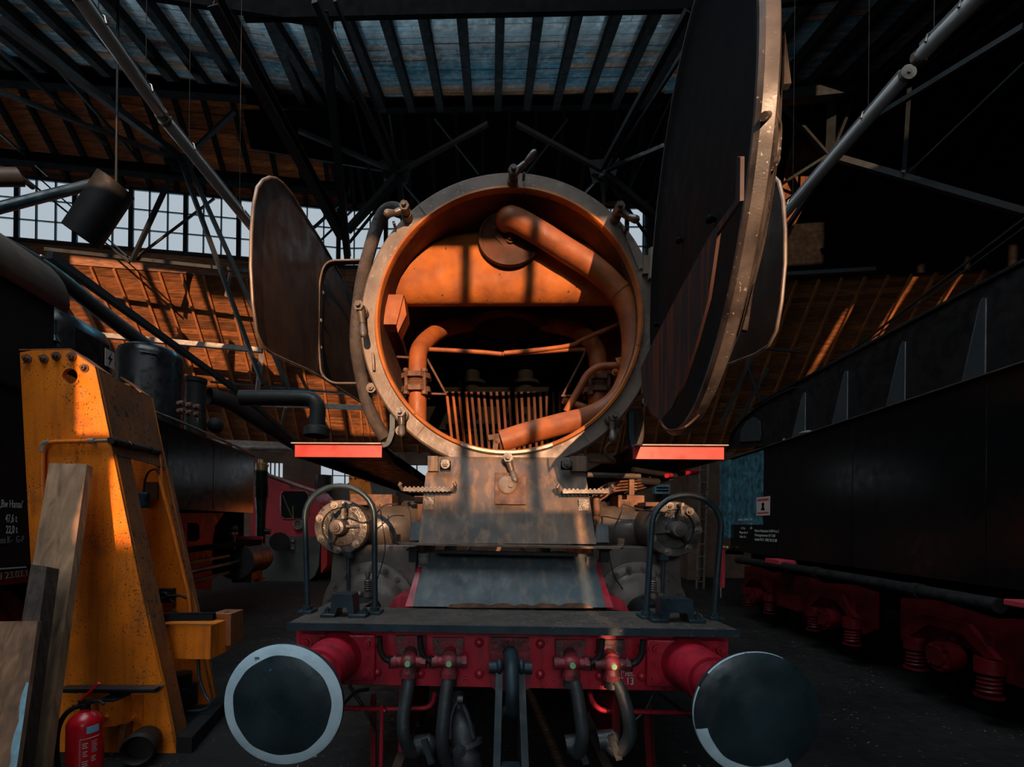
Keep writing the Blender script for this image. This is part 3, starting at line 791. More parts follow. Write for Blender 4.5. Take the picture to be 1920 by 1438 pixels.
# upright superheater tubes
for i in range(19):
    x0 = 838 + i * 11.7; b = B(); lean = (i - 9) * -.6
    b.cyl(WY(x0 + lean + random.uniform(-1.5, 1.5) + 8, 862, 4.25), WY(x0 + random.uniform(-1, 1), 735, 4.25), .014, seg=8)
    b.build('superheater_tube', 'rustpipe' if i < 4 else 'rustdark', loco)  # first tubes in the lit colour, the rest darkened for shade
b = B()
b.beam(WY(832, 732, 4.28), WY(1064, 732, 4.28), .05, .05)
b.build('header_bar', 'soot', loco)
b = B(); a0 = WY(715, 612, 3.25)
b.prism([WY(x, y, 3.2) for x, y in ((722, 552), (757, 552), (743, 608), (716, 608))], V((0, .10, -.01)))
b.prism([WY(x, y, 3.22) for x, y in ((757, 552), (762, 590), (746, 624), (743, 610))], V((0, .14, 0)))
b.build('sand_block', 'rustpipe', loco)

# clamps round the ring: stud, crank, grip
def clamp(px, py, ex, ey, flip=1, grip=True):
    p = WY(px, py, YR - .01); n = Y0
    q = WY(ex, ey, YR - .13); d = q - p; d.y = 0
    b = B(); b.cyl(p, p + n * .05, .036); b.cyl(p + n * .05, p + n * .10, .028); b.cyl(p + n * .095, p + n * .125, .034, seg=6); b.cyl(p + n * .12, p + n * .15, .016, seg=10)
    o = b.build('door_clamp', 'steel', loco)
    h = B(); s = p + n * .085; m_ = s + d * .55 + n * .01; e_ = s + d + n * .045
    h.tube([s, s.lerp(m_, .5), m_], .018, 10, rs=[.03, .022, .02])
    h.tube([m_, m_.lerp(e_, .3), m_.lerp(e_, .8), e_, e_ + (e_ - m_).normalized() * .012], .02, 12, rs=[.016, .021, .025, .022, .010])
    h.build('clamp_handle', 'steel', o)
    s2 = p + d.normalized() * .09 + V((0, 0, -.03)); g = B(); g.cyl(s2, s2 + n * .06, .010, seg=8); g.build('stop_pin', 'steel', o)
clamp(961, 344, 1003, 288); clamp(764, 408, 724, 402); clamp(1153, 410, 1194, 414); clamp(682, 588, 682, 630)
clamp(757, 780, 753, 815); clamp(951, 862, 966, 902); clamp(1143, 787, 1149, 826)
b = B(); b.tube([WY(699, 662, 3.06), WY(700, 680, 3.05), WY(701, 694, 3.06)], .010, 8); b.build('ring_handle', 'ringsteel', loco)

# hinge lug on the tender side
b = B()
for py in (500, 720):
    c = WY(1212, py, 3.08); b2 = B(); b2.box(c + V((.02, .05, 0)), (.10, .16, .12)); b2.cyl(c + V((0.03, -.03, -.1)), c + V((.03, -.03, .1)), .028); b2.build('hinge_block', 'ringsteel', loco)
b.prism([WY(x, y, 3.07) for x, y in ((1164, 420), (1182, 440), (1202, 478), (1214, 484), (1208, 500), (1198, 505))], V((0, .06, 0)))
b.build('hinge_lug', 'ringsteel', loco)

# ---- the open smokebox door
H_ = V((.955, 3.085, ZC)); N_ = V((.630, 1.26, ZC))
de = (N_ - H_).normalized(); dn = V((-de.y, de.x, 0)); dn = dn if dn.x > 0 else -dn
DC, DR = (H_ + N_) / 2, .925
b = B()
b.lathe([(0, .012), (.80, .012), (.86, .0), (.895, -.012), (.912, -.012), (DR, .0), (DR, .036), (DR - .03, .05), (.7, .13), (.4, .175), (0, .19)], DC, dn, 110, [0, 0, 0, 1, 1, 1, 1, 1, 1, 1])
door = b.build('smokebox_door', ['doorblack', 'dooredge'], loco)
def dp(px, py, off): return WP(px, py, DC - dn * off, dn)
b = B()
b.prism([dp(x, y, .15) for x, y in ((1396, 293), (1395, 376), (1352, 436), (1343, 500), (1334, 560), (1312, 640), (1288, 712), (1264, 764), (1242, 787), (1224, 776), (1208, 738), (1204, 690), (1228, 640), (1278, 546), (1330, 452), (1344, 430), (1386, 374), (1389, 293))], -dn * .008, side=1)
b.build('baffle_plate', ['baffle', 'rustedge'], door, label='sooty baffle plate with rust red edge')
for px, py in ((1281, 450), (1342, 410), (1236, 608), (1212, 760)):
    p = dp(px, py, -.012); b = B(); b.cyl(p, p - dn * .02, .010, seg=10); b.ball(p - dn * .02, .016); b.build('baffle_stud', 'doorblack', door)
b = B()
for (x0, y0), (x1, y1), (x2, y2) in (((1466, 72), (1478, 168), (1464, 170)), ((1410, 536), (1398, 624), (1388, 622))):
    p = [WP(x0, y0, DC + dn * .06, dn), WP(x1, y1, DC + dn * .11, dn), WP(x2, y2, DC + dn * .06, dn)]
    b = B(); b.prism(p, de * .02); b.build('hinge_strap', 'dooredge', door)
hp = [WP(x, y, DC + dn * o, dn) for x, y, o in ((1432, 218, .0), (1448, 216, .04), (1460, 235, .10), (1456, 300, .11), (1450, 312, .06))]
b = B(); b.tube(fillet(hp, .04), .011, 10); b.build('grab_handle', 'dooredge', door)
b = B(); b.tube(spline([dp(x, y, o) for x, y, o in ((1236, 790, .10), (1252, 806, .09), (1285, 800, .05), (1322, 766, -.05))], 6), .005, 8); b.build('pull_wire', 'rustedge', door)

# ---- apron plates in front
UL = [(785, 1018, 2.80), (798, 890, 3.02), (802, 884, 3.03), (804, 856, 3.08), (1094, 858, 3.08), (1098, 886, 3.03), (1118, 1020, 2.80)]
b = B(); b.prism([WY(*p) for p in UL], V((0, .015, 0))); up = b.build('upper_apron_plate', 'aprontop', loco)
LL_ = [(774, 1137, 2.64), (797, 1036, 2.84), (1113, 1040, 2.84), (1136, 1139, 2.64)]
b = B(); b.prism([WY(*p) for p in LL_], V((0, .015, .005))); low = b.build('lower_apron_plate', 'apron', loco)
for par, px, py, y in ((up, 804, 945, 2.91), (up, 1094, 949, 2.91), (low, 794, 1050, 2.80), (low, 1109, 1057, 2.80)):
    b = B(); c = WY(px, py, y); b.box(c, (.062, .012, .085)); b.mat(1); b.bolt(c + V((0, -.006, 0)), Y0, .016, .018); b.build('bolt_plate', ['darkoil', 'steel'], par)
b = B()
for x0, x1, y in ((803, 822, 3.03), (1068, 1098, 3.03)):
    b = B(); b.prism([WY(x0, 884, y), WY(x1, 884, y), WY(x1, 856, y), WY(x0, 856, y)], V((0, -.03, 0))); b.build('saddle_bracket', 'aprontop', loco)
for x in (835, 1062):
    b = B(); b.box(WY(x, 873, 3.0), (.07, .02, .055)); b.mat(1).bolt(WY(x, 870, 2.99), Y0, .02, .03); b.build('saddle_bolt', ['soot', 'steel'], loco)  # black block stands in for the shaded notch round the bolt
# shelf plate with upturned ends, and its rail
b = B()
for q in (0,):
    f = [WY(x, y, 2.70) for x, y in ((752, 1018), (1160, 1026))]; r_ = [p + V((0, .14, 0)) for p in f]
    b.hexa([f[0] - V((0, 0, .012)), f[1] - V((0, 0, .012)), r_[1] - V((0, 0, .012)), r_[0] - V((0, 0, .012)), f[0], f[1], r_[1], r_[0]])
    for p, s in ((f[0], -1), (f[1], 1)):
        pts = fillet([p, p + V((.03 * s, 0, 0)), p + V((.035 * s, 0, .05))], .02)
        for i in range(len(pts) - 1): a, c = pts[i], pts[i + 1]; b.hexa([a - V((0, 0, .012)), c + V((-.004 * s, 0, -.006)), c + V((-.004 * s, .14, -.006)), a + V((0, .14, -.012)), a, c, c + V((0, .14, 0)), a + V((0, .14, 0))])
shelf = b.build('step_plate', 'aprontop', loco)
b = B(); b.beam(WY(818, 1034, 2.76), WY(1082, 1040, 2.76), .05, .02)
for x in (775, 1132): b.box(WY(x, 1040, 2.80), (.05, .05, .09)); b.box(WY(x, 1030, 2.8), (.07, .09, .012))
b.build('step_bracket', 'blackrough', shelf)
for x0, x1, yy in ((768, 790, 1003), (1115, 1142, 1007)):
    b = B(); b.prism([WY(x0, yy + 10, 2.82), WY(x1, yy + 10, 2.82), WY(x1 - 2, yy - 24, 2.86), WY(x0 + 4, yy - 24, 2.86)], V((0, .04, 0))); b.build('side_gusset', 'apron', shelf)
for s, (a, c) in ((-1, ((774, 1137), (795, 1040))), (1, ((1136, 1139), (1113, 1044)))):
    b = B(); p, q = WY(*a, 2.66), WY(*c, 2.86); o = V((.045 * s, 0, 0)); b.prism([p, p + o, q + o * .4, q], V((0, .03, 0))); b.build('frame_edge', 'red', loco)
for a in (((728, 1140), (738, 1122), (752, 1118), (772, 1118), (772, 1140)), ((1136, 1142), (1136, 1120), (1160, 1120), (1170, 1128), (1180, 1146))):
    b = B(); b.prism([WY(x, y, 2.72) for x, y in a], V((0, .35, 0))); b.build('frame_stay', 'red', loco)
# round plug on a chain
b = B(); c = WY(951, 911, 2.96); nn = V((0, -1, .25)).normalized()
b.lathe([(.055, -.02), (.06, 0), (.06, .025), (.05, .032), (0, .032)], c, nn, 28); b.lathe([(.016, 0), (.016, .02), (0, .02)], c + nn * .03 + V((.02, 0, -.01)), nn, 12)
plug = b.build('washout_plug', 'ringsteel', loco)
b = B(); b.prism([WY(x, y, Y) for x, y, Y in ((928, 886, 3.005), (986, 887, 3.005), (986, 946, 2.90), (928, 945, 2.90))], V((0, -.006, 0))); b.build('rusty_patch', 'rustbits', up)
b = B()
pp = [(845 + 12 * k, 1138 + .003 * 12 * k - random.uniform(2, 9)) for k in range(22)]
b.prism([WY(838, 1139, 2.632)] + [WY(x, y, 2.632) for x, y in pp] + [WY(1112, 1140, 2.632)], V((0, -.003, 0))); b.build('rust_scale', 'rustbits', low)
for i in range(9):
    b = B(); p = WY(951 + (i % 2) * 2, 925 + 4.4 * i, 2.945 - i * .002)
    ax = (1, 0, 0) if i % 2 else (0, 1, 0)
    u = V((0, 1, 0)) if i % 2 else V((1, 0, 0))
    b.tube([p + u * math.cos(t) * .007 + V((0, 0, math.sin(t) * .012)) for t in [PI / 4 * k for k in range(9)]], .003, 6, caps=False); b.build('chain_link', 'rustbits', plug)
# grated steps beside the apron
for x0, x1, y in ((758, 845, 912), (1054, 1140, 916)):
    a, c = WY(x0, y + 6, 2.86), WY(x1, y + 6, 2.86)
    b = B(); ln = c - a
    for k in range(2):
        yy = V((0, .12 * k - .02, 0)); b.beam(a + yy, c + yy, .012, .022)
    nb = 11
    for k in range(nb):
        p = a.lerp(c, (k + .5) / nb); b.beam(p + V((0, -.02, 0)), p + V((0, .10, 0)), .006, .018)
        b.box(p + V((0, -.028, .012)), (.012, .006, .012))
    for p, s in ((a, -1), (c, 1)): b.tube([p + V((0, .04, 0)), p + V((.02 * s, .03, .005)), p + V((.03 * s, .0, .03)), p + V((.02 * s, 0, .045))], .012, 8)
    b.build('grated_step', 'steel', loco)

# ---- footplate, hoops, lamp brackets
f0, f1 = WY(540, 1166, 2.22), WY(1385, 1182, 2.22)
zt = 1.240
b = B(); b.bx(f0.x, f1.x, 2.215, 2.66, zt - .03, zt); b.bx(f0.x, f0.x + .25, 2.66, 2.95, zt - .03, zt); b.bx(f1.x - .25, f1.x, 2.66, 2.95, zt - .03, zt)
deck = b.build('footplate', ['deck', 'tealtint'], loco, bevel=.003)
b = B(); b.bx(f0.x, f1.x, 2.208, 2.216, zt - .034, zt + .002); b.build('footplate_edge', 'tealtint', deck)
for (xa, xb, xt0, xt1, yt, yb_) in ((577, 703, 572, 702, 907, 1148), (1211, 1338, 1222, 1352, 924, 1160)):
    Y = 2.48
    A, C = WY(xa, yb_, Y), WY(xb, yb_, Y); A.z = C.z = zt
    T0, T1 = WY(xt0, yt + 62, Y), WY(xt1, yt + 62, Y); top = WY((xt0 + xt1) / 2, yt + 4, Y)
    r_ = (T1.x - T0.x) / 2; mid = (T0 + T1) / 2
    arc = [mid + V((-math.cos(t) * r_, 0, math.sin(t) * (top.z - mid.z))) for t in [PI * k / 16 for k in range(17)]]
    b = B(); b.tube([A] + [A.lerp(T0, .5)] + arc + [C.lerp(T1, .5), C], .0155, 14)
    o = b.build('hand_hoop', 'tealtint', loco)
    for p in (A, C):
        b = B(); b.box(p + V((0, 0, .008)), (.075, .10, .016)); b.cyl(p, p + V((0, 0, .035)), .026, seg=12); b.bolt(p + V((.0, -.033, .016)), ZUP, .012, .014); b.build('hoop_foot', 'tealtint', o, bevel=.002)
for xs, flip in (((606, 618, 664, 681), 0), ((1228, 1242, 1303, 1318), 1)):
    Y = 2.36; pz = lambda x, z: V((WY(x, 1150, Y).x, Y, z))
    x0, x1 = WY(xs[0], 1150, Y).x, WY(xs[3], 1150, Y).x; m0, m1 = WY(xs[1], 1150, Y).x, WY(xs[2], 1150, Y).x
    b = B()
    b.prism([V((m0, Y, zt + .012)), V((m0 + .012, Y, zt + .12)), V((m1 - .012, Y, zt + .12)), V((m1, Y, zt + .012)), V((m1 - .030, Y, zt + .012)), V((m1 - .04, Y, zt + .05)), V((m0 + .04, Y, zt + .05)), V((m0 + .03, Y, zt + .012))], V((0, .11, 0)))
    b.bx(x0 - .015, m0 + .03, Y - .01, Y + .12, zt, zt + .018); b.bx(m1 - .03, x1 + .015, Y - .01, Y + .12, zt, zt + .018)
    for x in (x0 + .005, x1 - .005): b.bolt((x, Y + .05, zt + .018), ZUP, .015, .018)
    b.build('lamp_bracket', 'tealtint', loco, bevel=.004)

# ---- cylinders and valve chests
for s, (vx, vy), (cx, cy) in ((-1, (641, 988), (694, 1140)), (1, (1262, 992), (1196, 1142))):
    vc = WY(vx, vy, 2.98); cc_ = WY(cx, cy, 3.06)
    b = B()
    zlo, zhi = .62, vc.z - .12
    xo, xi = vc.x + s * .10, cc_.x - s * .30
    b.hexa([(xi, 3.10, zlo), (cc_.x + s * .33, 3.10, zlo), (cc_.x + s * .33, 4.2, zlo), (xi, 4.2, zlo), (xi, 3.10, zhi), (xo, 3.10, zhi), (xo, 4.2, zhi), (xi, 4.2, zhi)])
    b.cyl(cc_ + V((0, .05, 0)), cc_ + V((0, 1.1, 0)), .33, seg=40)
    cyl = b.build('cylinder_block', 'steel', loco, bevel=.01)
    b = B()
    b.lathe([(.315, .0), (.315, -.03), (.30, -.04), (.245, -.042), (.238, -.052), (.18, -.075), (.09, -.085), (.09, -.085)], cc_, (0, 1, 0), 56)
    for k in range(18):
        t = 2 * PI * k / 18 + .1; b.bolt(cc_ + V((math.cos(t) * .275, -.04, math.sin(t) * .275)), Y0, .014, .016)
    b.build('cylinder_cover', 'steel', cyl)
    b = B(); h0 = cc_ + V((-s * .0, -.06, 0)); b.lathe([(.10, 0), (.10, -.20), (.085, -.22), (.085, -.24), (.02, -.24)], h0, (0, 1, 0), 28)
    b.build('tail_rod_housing', 'blackrough', cyl)
    b = B(); p = cc_ + V((s * -.02, -.14, .10)) if s < 0 else cc_ + V((.05, -.14, .10))
    b.cyl(p, p + V((0, 0, .03)), .03); b.cyl(p + V((0, 0, .03)), p + V((0, 0, .13)), .012, seg=10)
    for k in range(5): b.lathe([(.020, 0), (.026, .006), (.020, .012)], p + V((0, 0, .04 + .014 * k)), ZUP, 12)
    b.cyl(p + V((0, 0, .13)), p + V((0, 0, .16)), .018, seg=6); b.beam(p + V((-.05, 0, .02)), p + V((.06, 0, .02)), .02, .02); b.ball(p + V((-.05, -.01, .015)), .022); b.cyl(p + V((0, .0, -.06)), p + V((.0, 0, 0)), .022, seg=10)
    b.build('drain_valve', 'steel', cyl)
    b = B(); b.cyl(WY(vx + (12 if s < 0 else -18), vy + 52, 2.98), WY(vx + (12 if s < 0 else -20), vy + 122, 2.98), .011, seg=10); b.box(WY(vx + (12 if s < 0 else -18), vy + 52, 2.98), (.05, .05, .04)); b.build('drain_rod', 'tealtint', cyl)
    # valve chest barrel with its round cover
    b = B(); b.lathe([(.168, 0), (.168, .16), (.172, .5), (.19, .62), (.19, 1.1)], vc + V((0, .02, 0)), (0, 1, 0), 44)
    chest = b.build('valve_chest', 'steel', loco)
    b = B(); e0 = vc + V((-s * .02, .42, .0)); b.tube(spline([e0, e0 + V((-s * .18, .02, .0)), e0 + V((-s * .34, .10, .0)), e0 + V((-s * .46, .28, .02))], 6), .165, 28)
    b.tube([e0 + V((-s * .30, .07, 0)), e0 + V((-s * .36, .10, 0))], .20, 28)
    b.build('exhaust_elbow', 'steel', chest)
    b = B(); b.lathe([(.178, .03), (.178, -.012), (.172, -.02), (.128, -.022), (.122, -.002), (.10, .0), (.055, -.006), (.05, -.03), (.0, -.03)], vc, (0, 1, 0), 56, [0, 0, 0, 0, 2, 2, 2, 2, 2])
    b.mat(2)
    for k in range(3):
        t = PI / 2 + 2 * PI * k / 3 + (.5 if s < 0 else -.4)
        u = V((math.cos(t), 0, math.sin(t))); w_ = V((0, -.001, 0))
        b.prism([vc + u * .03 + V((0, -.005, 0)), vc + u * .125 + V((0, -.005, 0)), vc + u * .125 + V((0, -.02, 0)), vc + u * .05 + V((0, -.07, 0)), vc + u * .03 + V((0, -.07, 0))], u.cross(V((0, 1, 0))) * .016)
    b.mat(1)
    for k in range(7):
        t = PI / 2 + 2 * PI * k / 7 + (.3 if s < 0 else .2); b.bolt(vc + V((math.cos(t) * .150, -.02, math.sin(t) * .150)), Y0, .016, .024)
    b.build('chest_cover', ['oilysteel', 'bright', 'darkoil'], chest)
    b = B(); b.lathe([(.052, -.02), (.050, -.10), (.046, -.112), (.028, -.115), (.028, -.135), (.0, -.135)], vc, (0, 1, 0), 28); b.bolt(vc + V((0, -.13, 0)), Y0, .019, .018); b.build('valve_rod_cap', 'steel', chest)
    b = B(); g = vc + V((.03, -.03, .085)); b.cyl(g, g + V((0, -.04, .0)), .016, seg=10); b.cyl(g + V((0, -.03, -.03)), g + V((0, -.03, .035)), .018, seg=6); b.cyl(g + V((0, -.03, .035)), g + V((0, -.03, .07)), .011, seg=8); b.cyl(g + V((0, -.03, .06)), g + V((0, -.03, .08)), .017, seg=6)
    b.build('grease_cock', 'bright', chest)
    if s < 0: pth = [(644, 967), (668, 975), (680, 980), (697, 972), (720, 948), (745, 945)]
    else: pth = [(1255, 962), (1200, 955), (1168, 946), (1165, 960), (1142, 1020), (1150, 1075), (1168, 1105)]
    b = B(); b.tube(spline([WY(x, y, 2.93) for x, y in pth], 5), .0045, 8); b.build('oil_line', 'rubber', chest)
    if s < 0:
        b = B(); b.tube(spline([WY(x, y, 2.92) for x, y in ((712, 945), (716, 975), (722, 1020), (718, 1050), (708, 1085))], 5), .0035, 8); b.build('oil_line', 'rubber', chest)
    # casting top behind
    b = B(); b.bx(vc.x - .13, vc.x + .13, 3.12, 3.3, vc.z + .15, vc.z + .18); b.build('chest_pad', 'rustbits', chest, bevel=.004)
    b = B(); b.bx(vc.x - .06 * 1, vc.x + .25 * -s, 3.35, 3.6, vc.z + .15, vc.z + .24)
    b.build('chest_lug', 'rustbits', chest, bevel=.004)
    b = B(); x1_, x2_ = sorted((-s * -.62, -s * -.44)); b.bx(x1_, x2_, 3.2, 3.45, vc.z + .0, vc.z + .17); b.bx(x1_ - .02, x2_ + .03, 3.18, 3.5, vc.z + .17, vc.z + .22)
    b.build('steam_chest_casting', 'rustbits', chest, bevel=.006)

# ---- running boards
for s in (-1, 1):
    xo = 1.44 * s; xi = .845 * s
    b = B(); b.mat(0).bx(xi, xo, YR, YR + .02, 2.176, 2.262); b.mat(1)
    b.bx(xi, xo, YR + .02, 9.6, 2.235, 2.262); b.bx(xo - .03 * s, xo, YR + .02, 9.6, 2.176, 2.24); b.bx(xi, xi + .03 * s, YR + .02, 9.6, 2.18, 2.24)
    rb = b.build('running_board', ['redlit', 'blackrough'], loco)
    b = B(); b.bx(xi, xo + .015 * s, YR - .03, YR + .5, 2.262, 2.270); b.build('tread_plate', 'galv', rb)
    b = B()
    px = lambda x, y, Y=3.14: WY(x, y, Y)
    if s < 0: pth = [(722, 776), (722, 828), (735, 835), (748, 836)]
    else: pth = [(1184, 778), (1184, 830), (1176, 834), (1190, 850)]
    P = [px(*q) for q in ([(737, 778), (737, 812), (728, 834), (714, 836)] if s < 0 else [(1182, 772), (1182, 818), (1188, 845), (1204, 845)])]
    for a, c in zip(fillet(P, .05)[:-1], fillet(P, .05)[1:]): b.beam(a, c, .035, .05, (0, 1, 0))
    b.build('board_bracket', 'tealtint', rb)
    if s < 0: continue
    b = B()
    b.tube([V((s * .88, 3.2, 2.12)), V((s * 1.25, 3.4, 2.10)), V((s * 1.28, 6, 2.1))], .018, 10); b.tube([V((s * .7, 3.25, 2.06)), V((s * 1.1, 3.35, 2.05)), V((s * 1.15, 5, 2.0))], .025, 10)
    b.cyl((s * .95, 3.5, 2.0), (s * .95, 5.0, 2.0), .05)
    b.build('pipework', 'blackrough', rb)
b = B(); b.cyl(WY(1250, 892, 3.3), WY(1308, 884, 4.0), .016); b.cyl(WY(1296, 886, 3.9), WY(1306, 884, 4.0), .024); b.build('reach_rod', 'red', loco)
for k, off in enumerate((0, 1, 2, 3)):
    b = B(); o = off * 5.5
    b.tube(spline([WY(x, y, Y) for x, y, Y in ((1108 + off * 3.5, 968 + o, 3.12), (1110 + off * 3.5, 935 + o * .6, 3.12), (1126 + off * 3, 915 + o, 3.15), (1150, 905 + o, 3.2), (1184, 901 + o, 3.25), (1200, 900 + o, 3.3), (1240, 889 + o * .9, 3.8), (1288, 876 + o * .8, 4.4))], 5), .0075, 8)
    b.build('oil_pipe', 'copper', loco)
b = B(); b.box(WY(1184, 908, 3.22), (.035, .02, .15)); b.build('pipe_clip', 'rustbits', loco)
b = B(); b.box(WY(1146, 913, 3.16), (.05, .03, .055)); b.build('pipe_clip', 'rustbits', loco)
for path, r, m_ in (([(1148, 828, 3.1), (1137, 838, 3.12), (1136, 850, 3.14), (1150, 862, 3.16), (1152, 866, 3.2)], .014, 'rustbits'), ([(1170, 792, 3.2), (1152, 820, 3.2)], .016, 'rustbits'), ([(1118, 930, 2.98), (1119, 968, 2.98)], .022, 'rustbits'), ([(1100, 890, 3.15), (1200, 893, 3.2)], .018, 'steel'), ([(1105, 864, 3.15), (1150, 866, 3.18)], .014, 'rustbits')):
    b = B(); b.tube(spline([WY(*p) for p in path], 5), r, 10); b.build('small_pipe', m_, loco)
# lagged pipe on the deflector side
b = B(); b.tube(spline([WY(*p) for p in ((752, 396, 3.2), (735, 392, 3.22), (718, 402, 3.24), (705, 430, 3.26), (694, 466, 3.26), (680, 520, 3.26), (670, 590, 3.26), (668, 650, 3.26), (678, 710, 3.26), (690, 760, 3.24), (706, 795, 3.24), (722, 822, 3.26))], 6), .046, 16)
b.build('lagged_pipe', 'lag', loco)
b = B(); b.tube(spline([WY(*p) for p in ((1192, 768, 3.24), (1196, 790, 3.24), (1196, 820, 3.24), (1188, 842, 3.24))], 6), .04, 12); b.build('lagged_pipe', 'lag', loco)

# ---- smoke deflectors
OUT = [(505, 333), (493, 338), (482, 352), (475, 385), (471, 440), (470, 500), (474, 570), (481, 622), (492, 648), (510, 663), (540, 677), (575, 692), (602, 707), (640, 731), (682, 758), (684, 700), (684, 600), (672, 568), (640, 518), (602, 452), (570, 402), (548, 366), (530, 344), (518, 335)]
XD = -1.35
left = [WX(x, y, XD) for x, y in OUT]
for s in (-1, 1):
    pts = left if s < 0 else [V((-p.x, p.y, p.z)) for p in left]
    b = B(); b.prism(pts, V((s * .008, 0, 0)), side=0); d = b.build('smoke_deflector', 'deflector', loco)
    b = B(); b.tube(pts[18:] + pts[:16], .009, 8); b.build('edge_bead', 'edge', d)
    Yb = 3.28
    q = [WY(x, y, Yb) for x, y in ((694, 490), (612, 492), (601, 530), (599, 640), (604, 704), (624, 720), (694, 720))]
    if s > 0: q = [V((-p.x, p.y, p.z)) for p in q]
    q = [q[0]] + fillet(q, .08)[1:]
    b = B()
    for a, c in zip(q[:-1], q[1:]): b.beam(a, c, .014, .05, (0, 1, 0))
    br = b.build('deflector_bracket', 'deflector', d)
    b = B(); b.tube([p + V((0, -.026, 0)) for p in q], .004, 6); b.build('bracket_edge', 'edge', br)
    b = B()
    for py in (512, 549, 601, 652, 704):
        p = WX(605 - (4 if py in (601, 652) else 0), py, XD)
        if s > 0: p = V((-p.x, p.y, p.z))
        b.rivet(p - V((s * .0, 0, 0)), (-s, 0, 0), .016)
    b.build('bracket_bolt', 'edge', br)

# ---- buffer beam and all that hangs on it
b = B(); b.bx(-1.093, 1.093, YB, YB + .04, .905, 1.197)
for px, py in ((707.6, 1202), (707.6, 1260), (898.5, 1204.7), (898.5, 1263), (1013, 1207), (1013, 1264), (1206, 1211.5), (1203, 1268), (788, 1263), (1124, 1267)): b.rivet(on(px, py), Y0, .025)
for px, py in ((873, 1278), (1038.6, 1280.5)): b.bolt(on(px, py), Y0, .016, .022)
for x in (-.62, .62): b.bx(x - .004, x + .004, YB - .003, YB, .905, 1.197)
beam = b.build('buffer_beam', 'red', loco, bevel=.003)
lettering('Mei.', on(1163, 1267, .004), .052, (1, 0, 0), ZUP, 'letter', beam, sx=.8)
lettering('13.5.13', on(1143, 1282.5, .004), .052, (1, 0, -.004), ZUP, 'letter', beam, sx=.8)
for s in (-1, 1):
    c = V((.875 * s, YB, 1.053)); HC = V((.875 * s, 1.70, 1.05))
    b = B(); b.lathe([(.135, 0), (.128, -.03), (.118, -.06), (.112, -.30), (.095, -.30), (.09, -.60)], c, (0, 1, 0), 44, [0, 0, 0, 0, 0])
    bf = b.build('buffer', ['red'], loco)
    b = B(); b.bx(c.x - .195, c.x + .195, YB - .032, YB, .935, 1.168)
    for x in (-.155, .155):
        for z in (-.075, .075): b.bolt(c + V((x, -.032, z)), Y0, .022, .026)
    b.bolt(c + V((-s * .155, -.032, 0)), Y0, .013, .016)
    b.build('buffer_base', 'red', bf, bevel=.008)
    b = B(); n = 72
    R_ = [(.0, .030), (.06, .029), (.12, .025), (.165, .018), (.186, .012), (.212, .007), (.226, 0), (.228, -.008), (.222, -.030), (.10, -.05), (.09, -.09)]
    vs = []
    for r, h in R_:
        for i in range(n):
            t = 2 * PI * i / n; w_ = 1.0
            rr = max(r, 1e-3)
            if r == .186: rr += .0014 * math.sin(5 * t) + .0012 * math.sin(11 * t + 1) + (0.004 * math.sin(2 * t) if s > 0 else 0)
            vs.append(HC + V((math.cos(t) * rr, -h, math.sin(t) * rr)))
    fs = []; ms = []
    for k in range(len(R_) - 1):
        for i in range(n):
            t = math.degrees(2 * PI * i / n)
            if s < 0: m_ = 1 if k in (4, 5) else (2 if k >= 6 else 0)
            else:
                m_ = 0
                if k in (4, 5) and 192 < t < 304: m_ = 1
                if k == 6 and (150 < t < 320 or 60 < t < 140): m_ = 1
                if k > 6: m_ = 2
            b.mi = m_
            b.add([vs[k * n + i], vs[k * n + (i + 1) % n], vs[(k + 1) * n + (i + 1) % n], vs[(k + 1) * n + i]], [(0, 1, 2, 3)])
    # weld doubled points so the dish shades smooth
    key = {}; idx = []; nv = []
    for p in b.v:
        kk = (round(p.x, 5), round(p.y, 5), round(p.z, 5))
        if kk not in key: key[kk] = len(nv); nv.append(p)
        idx.append(key[kk])
    b.v = nv; b.f = [[idx[i] for i in f] for f in b.f]
    keep = [i for i, f in enumerate(b.f) if len(set(f)) > 2]
    b.f = [b.f[i] for i in keep]; b.m = [b.m[i] for i in keep]; b.t = [b.t[i] for i in keep]; b.flat = [b.flat[i] for i in keep]
    b.build('buffer_head', ['grease', 'white', 'tealtint'], bf, label='round buffer head with a %s of white paint' % ('full ring' if s < 0 else 'broken crescent'))

